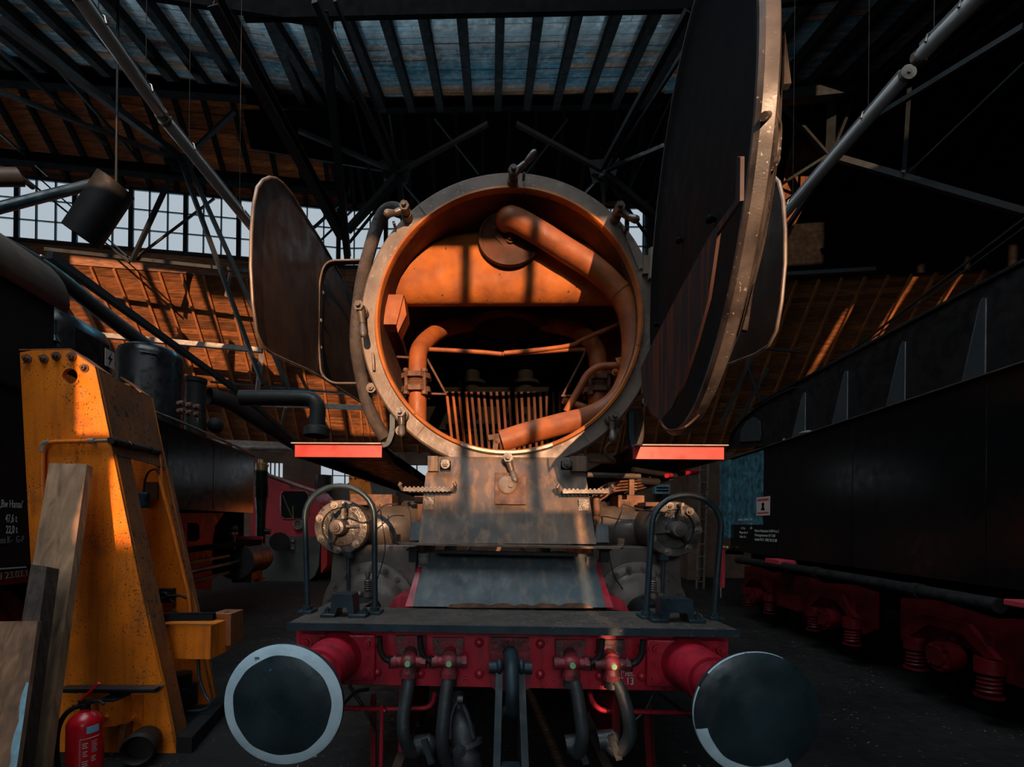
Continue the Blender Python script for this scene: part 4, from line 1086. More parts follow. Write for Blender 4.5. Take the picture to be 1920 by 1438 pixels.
# air cocks with their hoses
def cock(px, vy, side, hose, plate):
    x0, x1, y0, y1 = plate
    P = [on(x0, y0, .0), on(x1, y0, .0), on(x1, y1 - 14, 0), on(x1 - 8, y1 - 6, 0), on((x0 + x1) / 2 + 8, y1 + 6, 0), on((x0 + x1) / 2 - 8, y1 + 6, 0), on(x0 + 6, y1 - 6, 0), on(x0, y1 - 14, 0)]
    b = B(); b.prism(P, V((0, -.022, 0)))
    for x, y in ((x0 + 9, y0 + 10), (x1 - 9, y0 + 10), (x0 + 14, y1 - 10), (x1 - 14, y1 - 10)): b.mat(1).bolt(on(x, y, .022), Y0, .0105, .018)
    b.mat(0).lathe([(.018, 0), (.018, .006), (.0, .001)], on((x0 + x1) / 2, y0 + 17, .018), Y0, 14)
    pl = b.build('hose_cock', ['reddirty', 'steel'], loco, bevel=.003)
    c = on(px, vy, .075)
    b = B(); b.ball(c, .043, sq=(1.2, 1, .95)); b.cyl(c + V((-.075, 0, 0)), c + V((.075, 0, 0)), .028, seg=14); b.cyl(c + V((.062, 0, 0)), c + V((.085, 0, 0)), .036, seg=6)
    b.cyl(c + V((-.085, 0, 0)), c + V((-.06, 0, 0)), .033, seg=12)
    b.cyl(c + V((0, .06, .03)), c + V((0, 0, .02)), .034); b.cyl(c, c + V((0, -.0, -.05)), .034, .040); b.cyl(c + V((0, 0, -.05)), c + V((0, 0, -.075)), .046, seg=8)
    b.build('cock_body', 'reddirty', pl)
    b = B(); b.cyl(c + V((0, -.038, 0)), c + V((0, -.048, 0)), .014, seg=14); b.build('cock_tag', 'green', pl, label='pale green tag')
    b = B(); h = c + V((side * .085, -.01, 0))
    b.tube(fillet([h, h + V((side * .03, 0, .01)), h + V((side * .055, -.005, .05)), h + V((side * .06, -.01, .125))], .02), .014, 10); b.cyl(h + V((0, 0, -.03)), h + V((0, 0, .03)), .014, seg=10)
    b.build('cock_handle', 'blackrough', pl)
    b = B(); b.tube(spline([c + V((0, 0, -.07))] + [on(x, y, o) for x, y, o in hose], 6), .0315, 16)
    b.cyl(c + V((0, 0, -.075)), c + V((0, 0, -.115)), .0365); b.build('air_hose', 'rubber', pl)
    b = B(); b.box(c + V((0, -.037, -.10)), (.016, .006, .018)); b.build('hose_clip', 'bright', pl)
    e_ = hose[-1]; b = B(); p = on(*e_); b.cyl(p + V((-.03, 0, 0)), p + V((.05, 0, .01)), .045, seg=14); b.beam(p + V((.02, -.05, .05)), p + V((.06, -.06, -.06)), .02, .03); b.ball(p + V((.03, 0, 0)), .05); b.build('hose_coupling', 'rubber', pl)
cock(767, 1240, -1, [(765, 1290, .10), (757, 1340, .13), (758, 1380, .14), (772, 1410, .10), (790, 1396, .06)], (742, 800, 1190, 1232))
cock(843, 1240, -1, [(838, 1290, .10), (832, 1340, .13), (829, 1385, .14), (836, 1425, .10), (850, 1440, .06)], (812, 870, 1194, 1232))
cock(1071, 1243, 1, [(1080, 1290, .10), (1088, 1340, .13), (1092, 1380, .14), (1084, 1412, .10), (1072, 1396, .06)], (1041, 1098, 1198, 1238))
cock(1147, 1245, 1, [(1162, 1290, .10), (1176, 1335, .13), (1180, 1380, .14), (1160, 1408, .12), (1132, 1388, .08)], (1118, 1170, 1198, 1238))
# coupling hook and screw coupling
b = B(); b.prism([on(920, 1193, 0), on(992, 1194, 0), on(995, 1285, 0), on(978, 1292, 0), on(930, 1291, 0), on(919, 1280, 0)], V((0, -.03, 0)))
for x in (929, 983): b.bolt(on(x, 1208, .03), Y0, .019, .022)
for x in (944, 953, 962): b.rivet(on(x, 1203, .03), Y0, .008); b.rivet(on(x, 1210, .03), Y0, .008)
hk = b.build('draw_hook', 'reddirty', loco, bevel=.005)
hx_ = on(957, 1250, .10).x
b = B(); pts = [V((hx_, YB - .03, 1.09)), V((hx_, YB - .12, 1.10)), V((hx_, YB - .24, 1.06)), V((hx_, YB - .29, .98)), V((hx_, YB - .27, .90)), V((hx_, YB - .20, .87)), V((hx_, YB - .13, .90))]
b.tube(spline(pts, 5), .035, 14, rs=[.036 - .0004 * i for i in range(31)]); b.build('hook', 'linksteel', hk)
b = B(); xl, xr = on(937, 1250, .2).x, on(979, 1250, .2).x
for s_, x in ((-1, xl), (1, xr)):
    b.ball((x, YB - .14, 1.055), .038, sq=(.55, 1, 1)); b.beam((x, YB - .14, 1.05), (x + s_ * .012, YB - .30, .63), .026, .032, (1, 0, 0)); b.ball((x + s_ * .012, YB - .30, .61), .045, sq=(.5, 1, 1)); b.cyl((x + s_ * .0, YB - .14, 1.05), (x + s_ * .05, YB - .14, 1.05), .028)
    b.cyl((x + s_ * .02, YB - .30, .61), (x + s_ * .05, YB - .30, .61), .04, seg=8)
lk = b.build('coupling_link', 'linksteel', loco)
b = B(); b.box(((xl + xr) / 2, YB - .30, .615), (.09, .10, .10)); b.lathe([(.035, 0), (.03, .012), (.0, .012)], ((xl + xr) / 2, YB - .35, .61), Y0, 18); b.cyl((xl - .03, YB - .3, .61), (xr + .03, YB - .3, .61), .028); b.tube([V((xl - .02, YB - .3, .62)), V((xl - .08, YB - .31, .64)), V((xl - .11, YB - .31, .63))], .016, 8)
b.build('coupling_nut', 'linksteel', lk, bevel=.006)
b = B()
q = [V((xl - .005, YB - .12, .60)), V((xl - .005, YB - .16, .82)), V((hx_ - .02, YB - .18, .875)), V((hx_ + .02, YB - .18, .875)), V((xr + .005, YB - .16, .82)), V((xr + .005, YB - .12, .60))]
b.tube(fillet(q, .05), .017, 10); b.build('shackle', 'rubber', lk)
# steam heating connector, hanging
b = B(); hp = [on(x, y, o) for x, y, o in ((856, 1300, -.05), (860, 1330, .0), (866, 1365, .06), (872, 1410, .10), (884, 1450, .12))]
b.tube(spline(hp, 5), .05, 18, rs=[.038, .04, .044, .046, .044, .04, .046, .052, .052, .052, .062, .066, .064, .06, .06, .066, .07, .068, .065, .062, .06])
b.tube([on(872, 1392, .08), on(874, 1400, .085)], .085, 20); b.tube([on(866, 1362, .05), on(867, 1368, .055)], .066, 20)
q = [on(843, 1385, .12), on(846, 1340, .10), on(860, 1316, .07), on(876, 1340, .10), on(888, 1385, .12)]
b.tube(spline(q, 5), .010, 8); b.bolt(on(862, 1408, .17), Y0, .02, .02); b.cyl(on(858, 1312, .1), on(868, 1312, .1), .02)
b.build('heating_connector', 'rubber', loco)
# red piping under the beam
for path in (((640, 1328, -.1), (760, 1329, -.1), (800, 1327, -.1), (812, 1318, -.1), (815, 1298, -.1)), ((1106, 1300, -.1), (1112, 1320, -.1), (1128, 1332, -.1), (1180, 1334, -.1), (1305, 1337, -.1))):
    b = B(); b.tube(fillet([on(*p) for p in path], .05), .0135, 10); b.build('red_pipe', 'red', loco)
b = B(); b.tube([on(716, 1324, -.06), on(716, 1345, -.05), on(714, 1445, -.05)], .011, 8); b.tube([on(712, 1336, -.06), on(716, 1322, -.07), on(722, 1334, -.06)], .010, 8); b.build('red_pipe', 'red', loco)
for path in (((655, 1285, -.2), (690, 1340, -.2), (704, 1370, -.25)), ((690, 1292, -.15), (664, 1300, -.2), (636, 1330, -.3)), ((1236, 1300, -.2), (1275, 1330, -.25), (1310, 1352, -.3)), ((1225, 1300, -.2), (1210, 1330, -.2), (1190, 1350, -.2))):
    b = B(); b.tube(spline([on(*p) for p in path], 5), .010, 8); b.build('loose_cable', 'rubber', loco)
b = B(); b.beam(on(700, 1310, -.3), on(700, 1450, -.4), .03, .1); b.build('rail_guard', 'reddark', loco)
b = B(); b.beam(on(1215, 1330, -.3), on(1222, 1450, -.4), .03, .1); b.build('rail_guard', 'reddark', loco)
# ================================================================== the tank locomotive on the next track
TA = YAW + .1115
TS = W(475, 960, 8.6); TS.z = 0
TU = V((-math.sin(TA), math.cos(TA), 0)); TN = V((math.cos(TA), math.sin(TA), 0))
def T(n, u, z): return TS + TN * n + TU * u + V((0, 0, z))
def Tp(px, py, n=0.0): return WP(px, py, TS + TN * n, TN)
def Tu(px, py, n=0.0): return (Tp(px, py, n) - TS).dot(TU)
tank = thing('tank_locomotive', 'black tank locomotive behind the orange lifting jack, with lettered cab side and rounded domes', 'locomotive', TS, TA)
def tbox(b, n0, n1, u0, u1, z0, z1): return b.hexa([T(n0, u0, z0), T(n1, u0, z0), T(n1, u1, z0), T(n0, u1, z0), T(n0, u0, z1), T(n1, u0, z1), T(n1, u1, z1), T(n0, u1, z1)])
UC = Tu(101, 640)                       # front edge of the cab side
ZT = Tp(475, 856).z; ZB = Tp(400, 958).z
b = B(); tbox(b, -.8, 0, UC, 0, ZB, ZT)
for u in (UC * .35, UC * .62): tbox(b, 0, .004, u - .01, u + .01, ZB + .02, ZT - .02)
tbox(b, -.82, .02, UC, .015, ZT, ZT + .015)
b.build('side_tank', 'tender', tank, bevel=.012)
zs = Tp(100, 565).z
b = B(); tbox(b, -2.8, 0, UC - 2.6, UC, 1.36, zs); tbox(b, 0, .012, UC - 2.6, UC, 1.36, 1.40)
for k in range(7): b.rivet(T(0, UC - .06, 1.6 + k * .3), TN, .012); b.rivet(T(0, UC - .3 * k - .1, 2.75), TN, .010)
b.build('cab', 'blackrough', tank)
b = B(); tbox(b, 0, .014, UC - 2.6, UC, 2.76, 2.79); b.build('cab_moulding', 'black', tank)
b = B(); rows = []
for u in (UC - 2.6, UC + .10):
    row = [T(.02, u, zs - .05), T(.035, u, zs + .0)]
    for k in range(9): t = PI / 2 * k / 8; row.append(T(-.52 + .56 * math.cos(t), u, zs + .02 + .46 * math.sin(t)))
    row += [T(-1.4, u, zs + .55), T(-2.3, u, zs + .48), T(-2.85, u, zs)]
    rows.append(row)
b.sheet(rows); b.build('cab_roof', 'dust', tank, solid=.03, angle=60)
b = B()
for px, py in ((78, 482), (78, 514)): p = WP(px, py, T(-.02, 0, 0), TN); b.rivet(p, TN, .02)
b.build('roof_bolt', 'bright', tank)
for txt, px, py, sz, sx, mm in ((',Bw Hanau\u2019', 0, 951, .088, .50, 'letter'), ('47,6 t', 10, 979, .088, .5, 'letter'), ('22,0 t', 11, 1000, .088, .5, 'letter'), ('nse K\u2013  G-P', -3, 1019, .078, .58, 'letterdim')):
    p = Tp(px, py, .006); lettering(txt, p, sz, TU, ZUP, mm, tank, sx=sx)
b = B(); p = Tp(-20, 1068, .01); q = Tp(49, 1063, .01); b.beam(p, q, .006, .012); b.build('white_line', 'letter', tank)
b = B(); p = Tp(-30, 1088, .0); q = Tp(49, 1080, .0); b.beam(p, q, .04, .10); b.build('red_sill', 'reddark', tank)
p = Tp(-3, 1087, .03); lettering('3 23.03.1', p, .075, TU, ZUP, 'letterdim', tank, sx=.95)
# boiler and what stands on it
NB = -1.35
b = B(); b.cyl(T(NB, UC, 2.62), T(NB, 1.2, 2.62), .78, seg=40); b.build('boiler', 'black', tank)
u0, u1 = Tu(112, 690, NB + .45), Tu(226, 690, NB + .45)
zt_ = Tp(200, 618, NB + .4).z
b = B(); tbox(b, NB - .55, NB + .45, u0, u1, 2.9, zt_); b.build('sand_dome', 'black', tank, bevel=.22)
ud = Tu(283, 700, NB); rd = .47
zd = Tp(283, 652, NB).z
b = B(); b.lathe([(rd + .03, 2.9), (rd, 3.0), (rd, zd - .18), (rd - .03, zd - .09), (rd - .12, zd - .03), (.2, zd), (.0, zd)], T(NB, ud, 0), ZUP, 44); b.build('steam_dome', 'black', tank)
b = B()
zr = Tp(300, 668, NB + .3).z
b.tube([T(NB + .10 , ud - rd - .02, zr), T(NB + .3, ud - rd * .8, zr), T(NB + .32, ud - rd * .78, zr - .06)], .012, 8); b.build('dome_rail', 'black', tank)
uc = Tu(367, 740, NB); zc_ = Tp(367, 710, NB).z
b = B(); b.lathe([(.24, 2.9), (.19, 3.2), (.18, zc_ - .1), (.20, zc_ - .08), (.20, zc_), (.15, zc_), (.15, zc_ - .5)], T(NB, uc, 0), ZUP, 32); b.build('chimney', 'blackrough', tank)
b = B(); p0 = Tp(101, 655, NB + .4)
b.cyl(Tp(101, 690, NB + .5), Tp(102, 600, NB + .5), .022, seg=10); b.cyl(Tp(101, 640, NB + .5), Tp(101, 628, NB + .5), .06, .03, seg=10); b.build('whistle_pipe', 'tealtint', tank)
b = B(); pl = Tp(205, 673, NB + .462); b.hexa([pl + TU * a + V((0, 0, z)) + TN * n for n in (0, .008) for a, z in ((-.085, -.11), (.085, -.11), (.085, .11), (-.085, .11))])
b.mat(1); zz = [(.03, .09), (-.04, -.01), (.005, -.005), (-.03, -.09), (.045, .02), (.0, .015)]
b.prism([pl + TU * a + V((0, 0, z)) + TN * .009 for a, z in zz], TN * .002); b.build('lightning_sign', ['sign', 'soot'], tank, label='small white sign with a black lightning bolt')
b = B()
for a, c in (((205, 745), (318, 782)), ((232, 775), (322, 800)), ((352, 818), (420, 846))): b.tube([Tp(*a, NB + .5), Tp(*c, NB + .5)], .016, 8)
b.tube(spline([Tp(x, y, NB + .55) for x, y in ((372, 775), (372, 800), (392, 818), (420, 828), (480, 850))], 5), .014, 8)
b.tube(spline([Tp(x, y, NB + .75) for x, y in ((290, 772), (360, 800), (440, 835), (478, 855))], 5), .02, 8)
b.build('hand_rail', 'edge', tank)
for i in range(3):
    for j in range(2):
        b = B(); p = Tp(338 + 15 * i, 757 + 14 * j + 3 * i, NB + .62); b.ball(p, .05); b.cyl(p - TU * .07, p + TU * .07, .03, seg=8); b.lathe([(.055, 0), (.055, .02), (.02, .03)], p + TN * .03, TN, 10)
        b.build('stop_valve', 'rustbits', tank)
b = B(); b.ball(Tp(404, 798, NB + .3), .16); b.build('lubricator', 'blackrough', tank)
# front end and running gear
b = B(); pc = Tp(490, 915, -.3); pc.z = 0
zt2, zb2 = Tp(490, 868, -.3).z, Tp(490, 960, -.3).z
b.lathe([(.07, zt2 + .08), (.08, zt2), (.125, zt2 - .02), (.125, zt2 - .16)], pc, ZUP, 24); b.cyl(V((pc.x, pc.y, zt2 - .05)) + TN * .02, V((pc.x, pc.y, zt2 - .05)) + TN * .14, .035)
pump = b.build('air_pump', 'brass', tank)
b = B(); prof_ = [(.125, zt2 - .16)]
for k in range(16): z = zt2 - .18 - k * .035; prof_ += [(.125, z), (.145, z - .008), (.145, z - .02), (.125, z - .028)]
prof_ += [(.10, zb2 - .1), (.10, 1.2), (.0, 1.2)]
b.lathe(prof_, pc, ZUP, 24); b.cyl(V((pc.x, pc.y, 1.5)) + TN * .08, V((pc.x, pc.y, 1.5)) + TN * .2, .06)
b.build('pump_cylinder', 'black', pump)
b = B(); nb_ = -.12
out = [Tp(x, y, nb_) for x, y in ((334, 962), (420, 962), (404, 985), (399, 1010), (398, 1072), (396, 1106), (338, 1100))]
hole = None
b.prism(out, -TN * .04); b.mat(1); b.prism([Tp(x, y, nb_ + .003) for x, y in ((352, 980), (368, 980), (374, 986), (374, 1010), (368, 1015), (352, 1015))], -TN * .002); b.mat(0)  # black patch stands in for the dark hole
b.build('guide_stay', ['stayred', 'soot'], tank)
b = B(); cu = Tp(482, 1046, -.1); b.cyl(cu - TU * .75 - TN * .1, cu + TU * .35 - TN * .1, .30, seg=32); b.cyl(cu - TU * .80 - TN * .1, cu - TU * .75 - TN * .1, .33, seg=32)
b.cyl(cu - TU * .95 - TN * .1, cu - TU * .8 - TN * .1, .12); b.box(cu - TU * .2 - TN * .1 - V((0, 0, .3)), (.35, .6, .25), Matrix.Rotation(TA, 3, 'Z')); b.build('cylinder', 'duct', tank, bevel=.006)
b = B(); p = Tp(438, 1000, -.1); b.beam(p + V((0, 0, .06)), p - V((0, 0, .28)), .05, .05); b.beam(p - TU * .12, p + TU * .12, .05, .05); b.ball(p + V((0, 0, .08)), .07); q = cu - TU * .95; b.cyl(q, q - TU * 2.2, .035); b.beam(q - TU * .4 - V((0, 0, .14)), q - TU * 2.4 - V((0, 0, .14)), .06, .04); b.beam(q - TU * .4 + V((0, 0, .14)), q - TU * 2.4 + V((0, 0, .14)), .06, .04)
b.build('valve_gear', 'duct', tank)
for u in (-1.9, -3.4, -4.9):
    b = B(); b.lathe([(0, .05), (.12, .07), (.14, .02), (.50, .01), (.52, .04), (.60, .05), (.60, -.08), (0, -.08)], T(-.45, u, .605), TN, 32); b.build('wheel', 'reddark', tank)
b = B(); tbox(b, -2.6, -.6, UC - 2.4, .5, .75, 1.35); tbox(b, -2.7, -.05, UC - 2.5, .75, 1.28, 1.36); b.build('frame', 'soot', tank)
b = B(); tbox(b, -2.7, -.05, .62, .68, .85, 1.42); b.build('buffer_beam', 'dieselred', tank)
b = B(); tbox(b, -.3, .03, .3, .6, .55, .60); b.build('front_step', 'reddark', tank)
b = B(); tbox(b, -2.0, -.6, -.2, 1.15, 1.36, 2.2); b.build('smokebox', 'soot', tank)

# ================================================================== red shunter beyond it
DD = 13.2
dz = W(560, 1092, DD); dz.z = 0
dies = thing('shunting_locomotive', 'red shunting locomotive with dark cab window and grey skirt, at the back by the windows', 'locomotive', dz, 0)
def D(px, py, o=0.0): return W(px, py, DD + o)
b = B()
arc = [(470, 884), (505, 890), (530, 897), (555, 906), (578, 919), (596, 938), (601, 950)]
pts = [D(x, y) for x, y in arc] + [D(601, 1006), D(470, 1004)]
b.prism(pts, V((0, 1.6, 0))); cabd = b.build('cab', 'dieselred', dies)
b = B(); b.tube([D(x, y, -.01) for x, y in arc], .02, 8); b.build('roof_edge', 'grey', dies)
b = B(); b.hexa([D(601, 950), D(614, 962), D(614, 962, 1.6), D(601, 950, 1.6), D(601, 945), D(614, 950), D(614, 950, 1.6), D(601, 945, 1.6)]); b.prism([D(602, 950, .02), D(613, 960, .02), D(613, 1060, .02), D(602, 1075, .02)], V((0, .8, 0))); b.build('side_panel', 'redlit', dies)
b = B(); b.prism([D(x, y, -.01) for x, y in ((532, 921), (572, 921), (579, 928), (579, 966), (574, 973), (532, 973), (527, 967), (527, 927))], V((0, .006, 0))); wn_ = b.build('cab_window', 'dkglass', dies)
b = B(); b.tube([D(x, y, -.012) for x, y in ((532, 921), (572, 921), (579, 928), (579, 966), (574, 973), (532, 973), (527, 967), (527, 927), (532, 921))], .022, 6); b.build('window_rim', 'reddark', wn_)
b = B(); b.beam(D(530, 928, -.03), D(551, 978, -.03), .022, .012, (0, 1, 0)); b.beam(D(549, 948, -.03), D(550, 972, -.03), .03, .012, (0, 1, 0)); b.build('wiper', 'brass', dies)
b = B(); b.lathe([(.15, 0), (.15, -.10), (.13, -.12), (.11, -.09), (.0, -.07)], D(562, 984, -.01), (0, 1, 0), 28); b.build('head_lamp', 'bright', dies)
b = B(); b.lathe([(.11, 0), (.11, -.012), (.08, -.014), (.07, -.006), (0, -.006)], D(549, 909, -.005), (0, 1, 0), 28); b.build('round_badge', 'reddark', dies)
b = B(); b.prism([D(470, 1004), D(601, 1006), D(598, 1060), D(590, 1080), D(575, 1092), D(470, 1092)], V((0, 1.6, 0))); b.build('skirt', 'grey', dies)
b = B(); b.cyl(D(530, 1016, 0), D(524, 1016, -.7), .20, seg=24); b.cyl(D(524, 1016, -.7), D(524, 1016, -.75), .26, seg=28); b.build('buffer', 'blackrough', dies)
b = B(); b.box(D(549, 1020, -.05), (.12, .1, .28)); b.ball(D(549, 1015, -.12), .05); b.ball(D(549, 1029, -.12), .05); b.build('hose_tap', 'bright', dies)

# ================================================================== orange lifting jack
JD = 3.41
JF = lambda x, y: W(x, y, JD)
jv = W(282, 746, 4.21) - JF(178, 690)
jb = JF(190, 1412); jb.z = 0
jack = thing('lifting_jack', 'tall orange lifting jack with a round hole, the long pale plank leaning on its front', 'lifting jack', jb)
FP = [JF(*p) for p in ((37, 661), (60, 657), (132, 656), (178, 690), (216, 872), (266, 1116), (306, 1290), (330, 1412), (80, 1415), (66, 1200), (52, 950))]
hc = [JF(131 + 14.5 * math.cos(t), 705 - 14.5 * math.sin(t)) for t in [2 * PI * k / 24 for k in range(24)]]
def plate(off, name, m, hole=True):
    b = B(); P = [p + off for p in FP]; th = V((0, .03, 0))
    if hole:
        # split at the height of the hole: strip above, two halves round it, rest below
        Hc = [p + off for p in hc]
        top = [P[1], P[2], P[3]]
        for o in (V((0, 0, 0)), th):
            upper = [P[0], P[1], P[2], P[3]] ; right_e = JF(184, 718) + off; left_e = JF(40, 718) + off
            u_poly = [left_e, P[0], P[1], P[2], P[3], right_e] + [Hc[k] for k in list(range(24 - 2, 24)) + list(range(0, 15))]
            l_poly = [right_e, P[4], P[5], P[6], P[7], P[8], P[9], P[10], left_e] + [Hc[k] for k in range(14, 23)]
            b.add([p + o for p in u_poly], [tuple(range(len(u_poly)))], True); b.add([p + o for p in l_poly], [tuple(range(len(l_poly)))], True)
        n = len(P); b.add(P + [p + th for p in P], [(i, (i + 1) % n, n + (i + 1) % n, n + i) for i in range(n)], True)
        b.add(Hc + [p + th for p in Hc], [(i, (i + 1) % 24, 24 + (i + 1) % 24, 24 + i) for i in range(24)])
    else: b.prism(P, th)
    return b
b = plate(V((0, 0, 0)), 'front_plate', 'yellow')
fp = b.build('front_plate', 'yellowfront', jack)
b = B()
for x, y in ((52, 673), (83, 673), (106, 668), (136, 669), (159, 690)):
    b = B(); b.bolt(JF(x, y), Y0, .022, .026); b.build('plate_bolt', 'rustbits', fp)
b = plate(jv, 'rear_plate', 'yellow', False); rp_ = b.build('rear_plate', 'yellow', jack)
b = B()
for x, y in ((136, 669), (159, 690)):
    b = B(); b.bolt(JF(x, y) + jv, Y0, .022, .026); b.build('plate_bolt', 'rustbits', rp_)
# rusty covers and flanges down the edge
A_, B_, C_ = JF(132, 656), JF(178, 690), JF(212, 851)
b = B(); b.prism([B_ + V((.004, 0, 0)), C_ + V((.004, 0, 0)), C_ + jv * 1.02 + V((.004, 0, 0)), B_ + jv * 1.02 + V((.004, 0, 0))], V((-.02, 0, 0)))
b.build('edge_cover', 'yellowrust', jack)
b = B(); P1 = JF(60, 657); b.prism([A_, B_ , B_ + jv * .28, A_ + jv * .28], V((0, 0, .012))); b.prism([P1 - V((.1, 0, 0)), A_, A_ + jv * .28, P1 - V((.1, 0, 0)) + jv * .28], V((0, 0, .012))); b.build('top_cover', 'yellowrust', jack)
b = B(); b.prism([A_ + jv * .8, B_ + jv * .8, B_ + jv * 1.02, A_ + jv * 1.02], V((0, 0, .012))); b.build('top_cover', 'yellowrust', jack)
for off, wd_ in ((V((0, 0, 0)), .24), (jv * .98, .12)):
    b = B(); e0, e1 = C_ + off, JF(330, 1412) + off
    sv = jv.normalized() * wd_
    b.prism([e0, e1, e1 + sv, e0 + sv], V((-.014, 0, 0))); b.build('edge_flange', 'yellowrust', jack)
b = B(); g0, g1 = JF(37, 661), JF(80, 1415); b.prism([g0, g1, g1 + jv, g0 + jv], V((.015, 0, 0))); b.build('side_plate', 'yellow', jack)
b = B(); b.hexa([JF(90, 1412) + V((0, .03, 0)), JF(330, 1412) + V((0, .03, 0)), JF(330, 1412) + jv, JF(90, 1412) + jv] + [q + V((0, 0, .05)) for q in (JF(90, 1412) + V((0, .03, 0)), JF(330, 1412) + V((0, .03, 0)), JF(330, 1412) + jv, JF(90, 1412) + jv)])
e1 = JF(330, 1412); b.hexa([e1, e1 + V((.12, 0, 0)), e1 + V((.12, 0, 0)) + jv, e1 + jv] + [q + V((0, 0, .12)) for q in (e1, e1 + V((.12, 0, 0)), e1 + V((.12, 0, 0)) + jv, e1 + jv)])
b.build('base_plate', 'blackrough', jack)
# conduit
JC = lambda x, y, o=.03: W(x, y, JD - o)
b = B(); b.tube(fillet([JC(80, 935), JC(80, 842), JC(92, 829), JC(175, 827)], .05), .016, 12); cn = b.build('conduit', 'yellow', jack)
b = B(); b.tube(fillet([JC(80, 846), JC(81, 832), JC(94, 829)], .03), .021, 12); b.build('conduit_elbow', 'galv', cn)
b = B(); b.cyl(JC(168, 827), JC(178, 827), .021); b.cyl(JC(178, 827), JC(203, 826), .011); b.build('conduit_joint', 'galv', cn)
p0, p1 = JC(207, 826), W(298, 848, 4.15)
b = B(); b.cyl(p0, p1, .026, seg=14); 
for f in (.08, .32, .78, .97): c = p0.lerp(p1, f); b.cyl(c - (p1 - p0).normalized() * .012, c + (p1 - p0).normalized() * .012, .033, seg=14)
b.build('conduit', 'ironbrown', jack)
b = B()
b.tube([W(292, 853, 4.12), W(297, 890, 4.12), W(318, 970, 4.14), W(352, 1110, 4.16), W(356, 1148, 4.16)], .017, 12); b.tube([W(300, 848, 4.13), W(303, 900, 4.13), W(312, 950, 4.14)], .010, 8)
b.build('conduit', 'yellow', jack)
b = B(); b.tube(spline([W(x, y, 4.1) for x, y in ((269, 930), (272, 900), (280, 884), (292, 880), (298, 888))], 5), .009, 8); b.build('plug_cable', 'tealtint', jack)
b = B(); b.bx(*[0] * 6) if False else None
pq = W(268, 938, 4.1); b.box(pq, (.085, .06, .13)); b.cyl(pq + V((-.05, 0, .04)), pq + V((.05, 0, .04)), .03, seg=12); b.cyl(pq + V((-.05, 0, -.04)), pq + V((.05, 0, -.04)), .03, seg=12); b.build('plug_socket', 'blueplug', jack, bevel=.006)
b = B(); b.box(W(284, 920, 4.19), (.12, .02, .16)); b.build('junction_plate', 'rustdark', jack)
b = B(); ps = W(314, 1116, 4.18); b.box(ps, (.13, .05, .13)); b.lathe([(.04, 0), (.04, -.03), (.025, -.035), (0, -.02)], ps + V((0, -.025, 0)), (0, 1, 0), 18); b.build('wall_socket', 'blackrough', jack, bevel=.006)
b = B(); b.tube(fillet([ps + V((.03, -.05, 0)), W(340, 1116, 4.1), W(350, 1122, 4.12)], .04), .012, 8); b.tube(spline([W(x, y, 4.12) for x, y in ((318, 1124), (326, 1130), (322, 1140), (330, 1146))], 4), .008, 6); b.build('socket_cable', 'rubber', jack)
# carriage with its rail
b = B(); c0 = W(298, 1171, 3.75); c1 = W(396, 1236, 3.75)
b.hexa([V((c0.x, c0.y, c1.z)), V((c1.x, c0.y, c1.z)), V((c1.x, c0.y + .3, c1.z)), V((c0.x, c0.y + .3, c1.z)), V((c0.x, c0.y, c0.z)), V((c1.x, c0.y, c0.z)), V((c1.x, c0.y + .3, c0.z)), V((c0.x, c0.y + .3, c0.z))]); car = b.build('carriage_box', 'yellow', jack, bevel=.004)
b = B(); a, c = W(292, 1158, 3.74), W(402, 1157, 3.74)
b.beam(a, c, .05, .05)
for k in range(26): b.box(a.lerp(c, (k + .5) / 26) + V((0, 0, .03)), (.010, .05, .014))
b.build('rack_rail', 'blackrough', car)
b = B(); a, c = W(397, 1150, 3.95), W(433, 1211, 3.95); b.bx(a.x, c.x, a.y, a.y + .2, c.z, a.z); b.cyl(W(425, 1151, 4.0), W(425, 1146, 4.0), .02, seg=8); b.build('end_box', 'yellowrust', car, bevel=.004)
b = B(); b.tube(spline([W(x, y, 3.8) for x, y in ((372, 1236), (374, 1270), (384, 1300), (394, 1318), (382, 1330), (352, 1334))], 5), .012, 8); b.build('motor_cable', 'tealtint', car)
b = B(); b.box(W(338, 1306, 4.0), (.18, .22, .2)); b.cyl(W(338, 1290, 4.0), W(338, 1262, 4.0), .09); b.build('motor', 'duct', jack, bevel=.01)
# foot gear
b = B(); a, c = W(118, 1293, JD - .05), W(300, 1294, JD - .05)
b.prism([a + V((0, 0, .02)), c + V((.02, 0, .025)), c + V((-.03, 0, -.02)), a + V((0, 0, -.025))], V((0, .04, 0))); b.beam(a + V((0, -.03, .02)), c + V((0.0, -.03, .022)), .06, .012); b.build('angle_rail', 'tealtint', jack)
b = B(); k = JD - .12
b.prism([W(186, 1316, k), W(214, 1316, k), W(214, 1362, k), W(186, 1362, k)], V((0, .1, 0)))
b.prism([W(214, 1316, k), W(246, 1303, JD - .02), W(246, 1352, JD - .02), W(214, 1362, k)], V((0, .02, 0))); b.prism([W(240, 1303, JD - .02), W(266, 1303, JD - .02), W(266, 1353, JD - .02), W(240, 1353, JD - .02)], V((0, .02, 0)))
for x, y in ((253, 1311), (253, 1343)): b.bolt(W(x, y, JD - .025), Y0, .016, .018)
b.bolt(W(200, 1343, k), Y0, .016, .01)
ax = b.build('axle_box', 'yellow', jack)
b = B(); b.prism([W(184, 1316, k), W(214, 1316, k), W(246, 1302, JD - .02), W(212, 1302, JD - .02)], V((0, 0, .012))); b.cyl(W(210, 1308, k + .05), W(210, 1296, k + .05), .015, seg=8); b.build('box_lid', 'tealtint', ax)
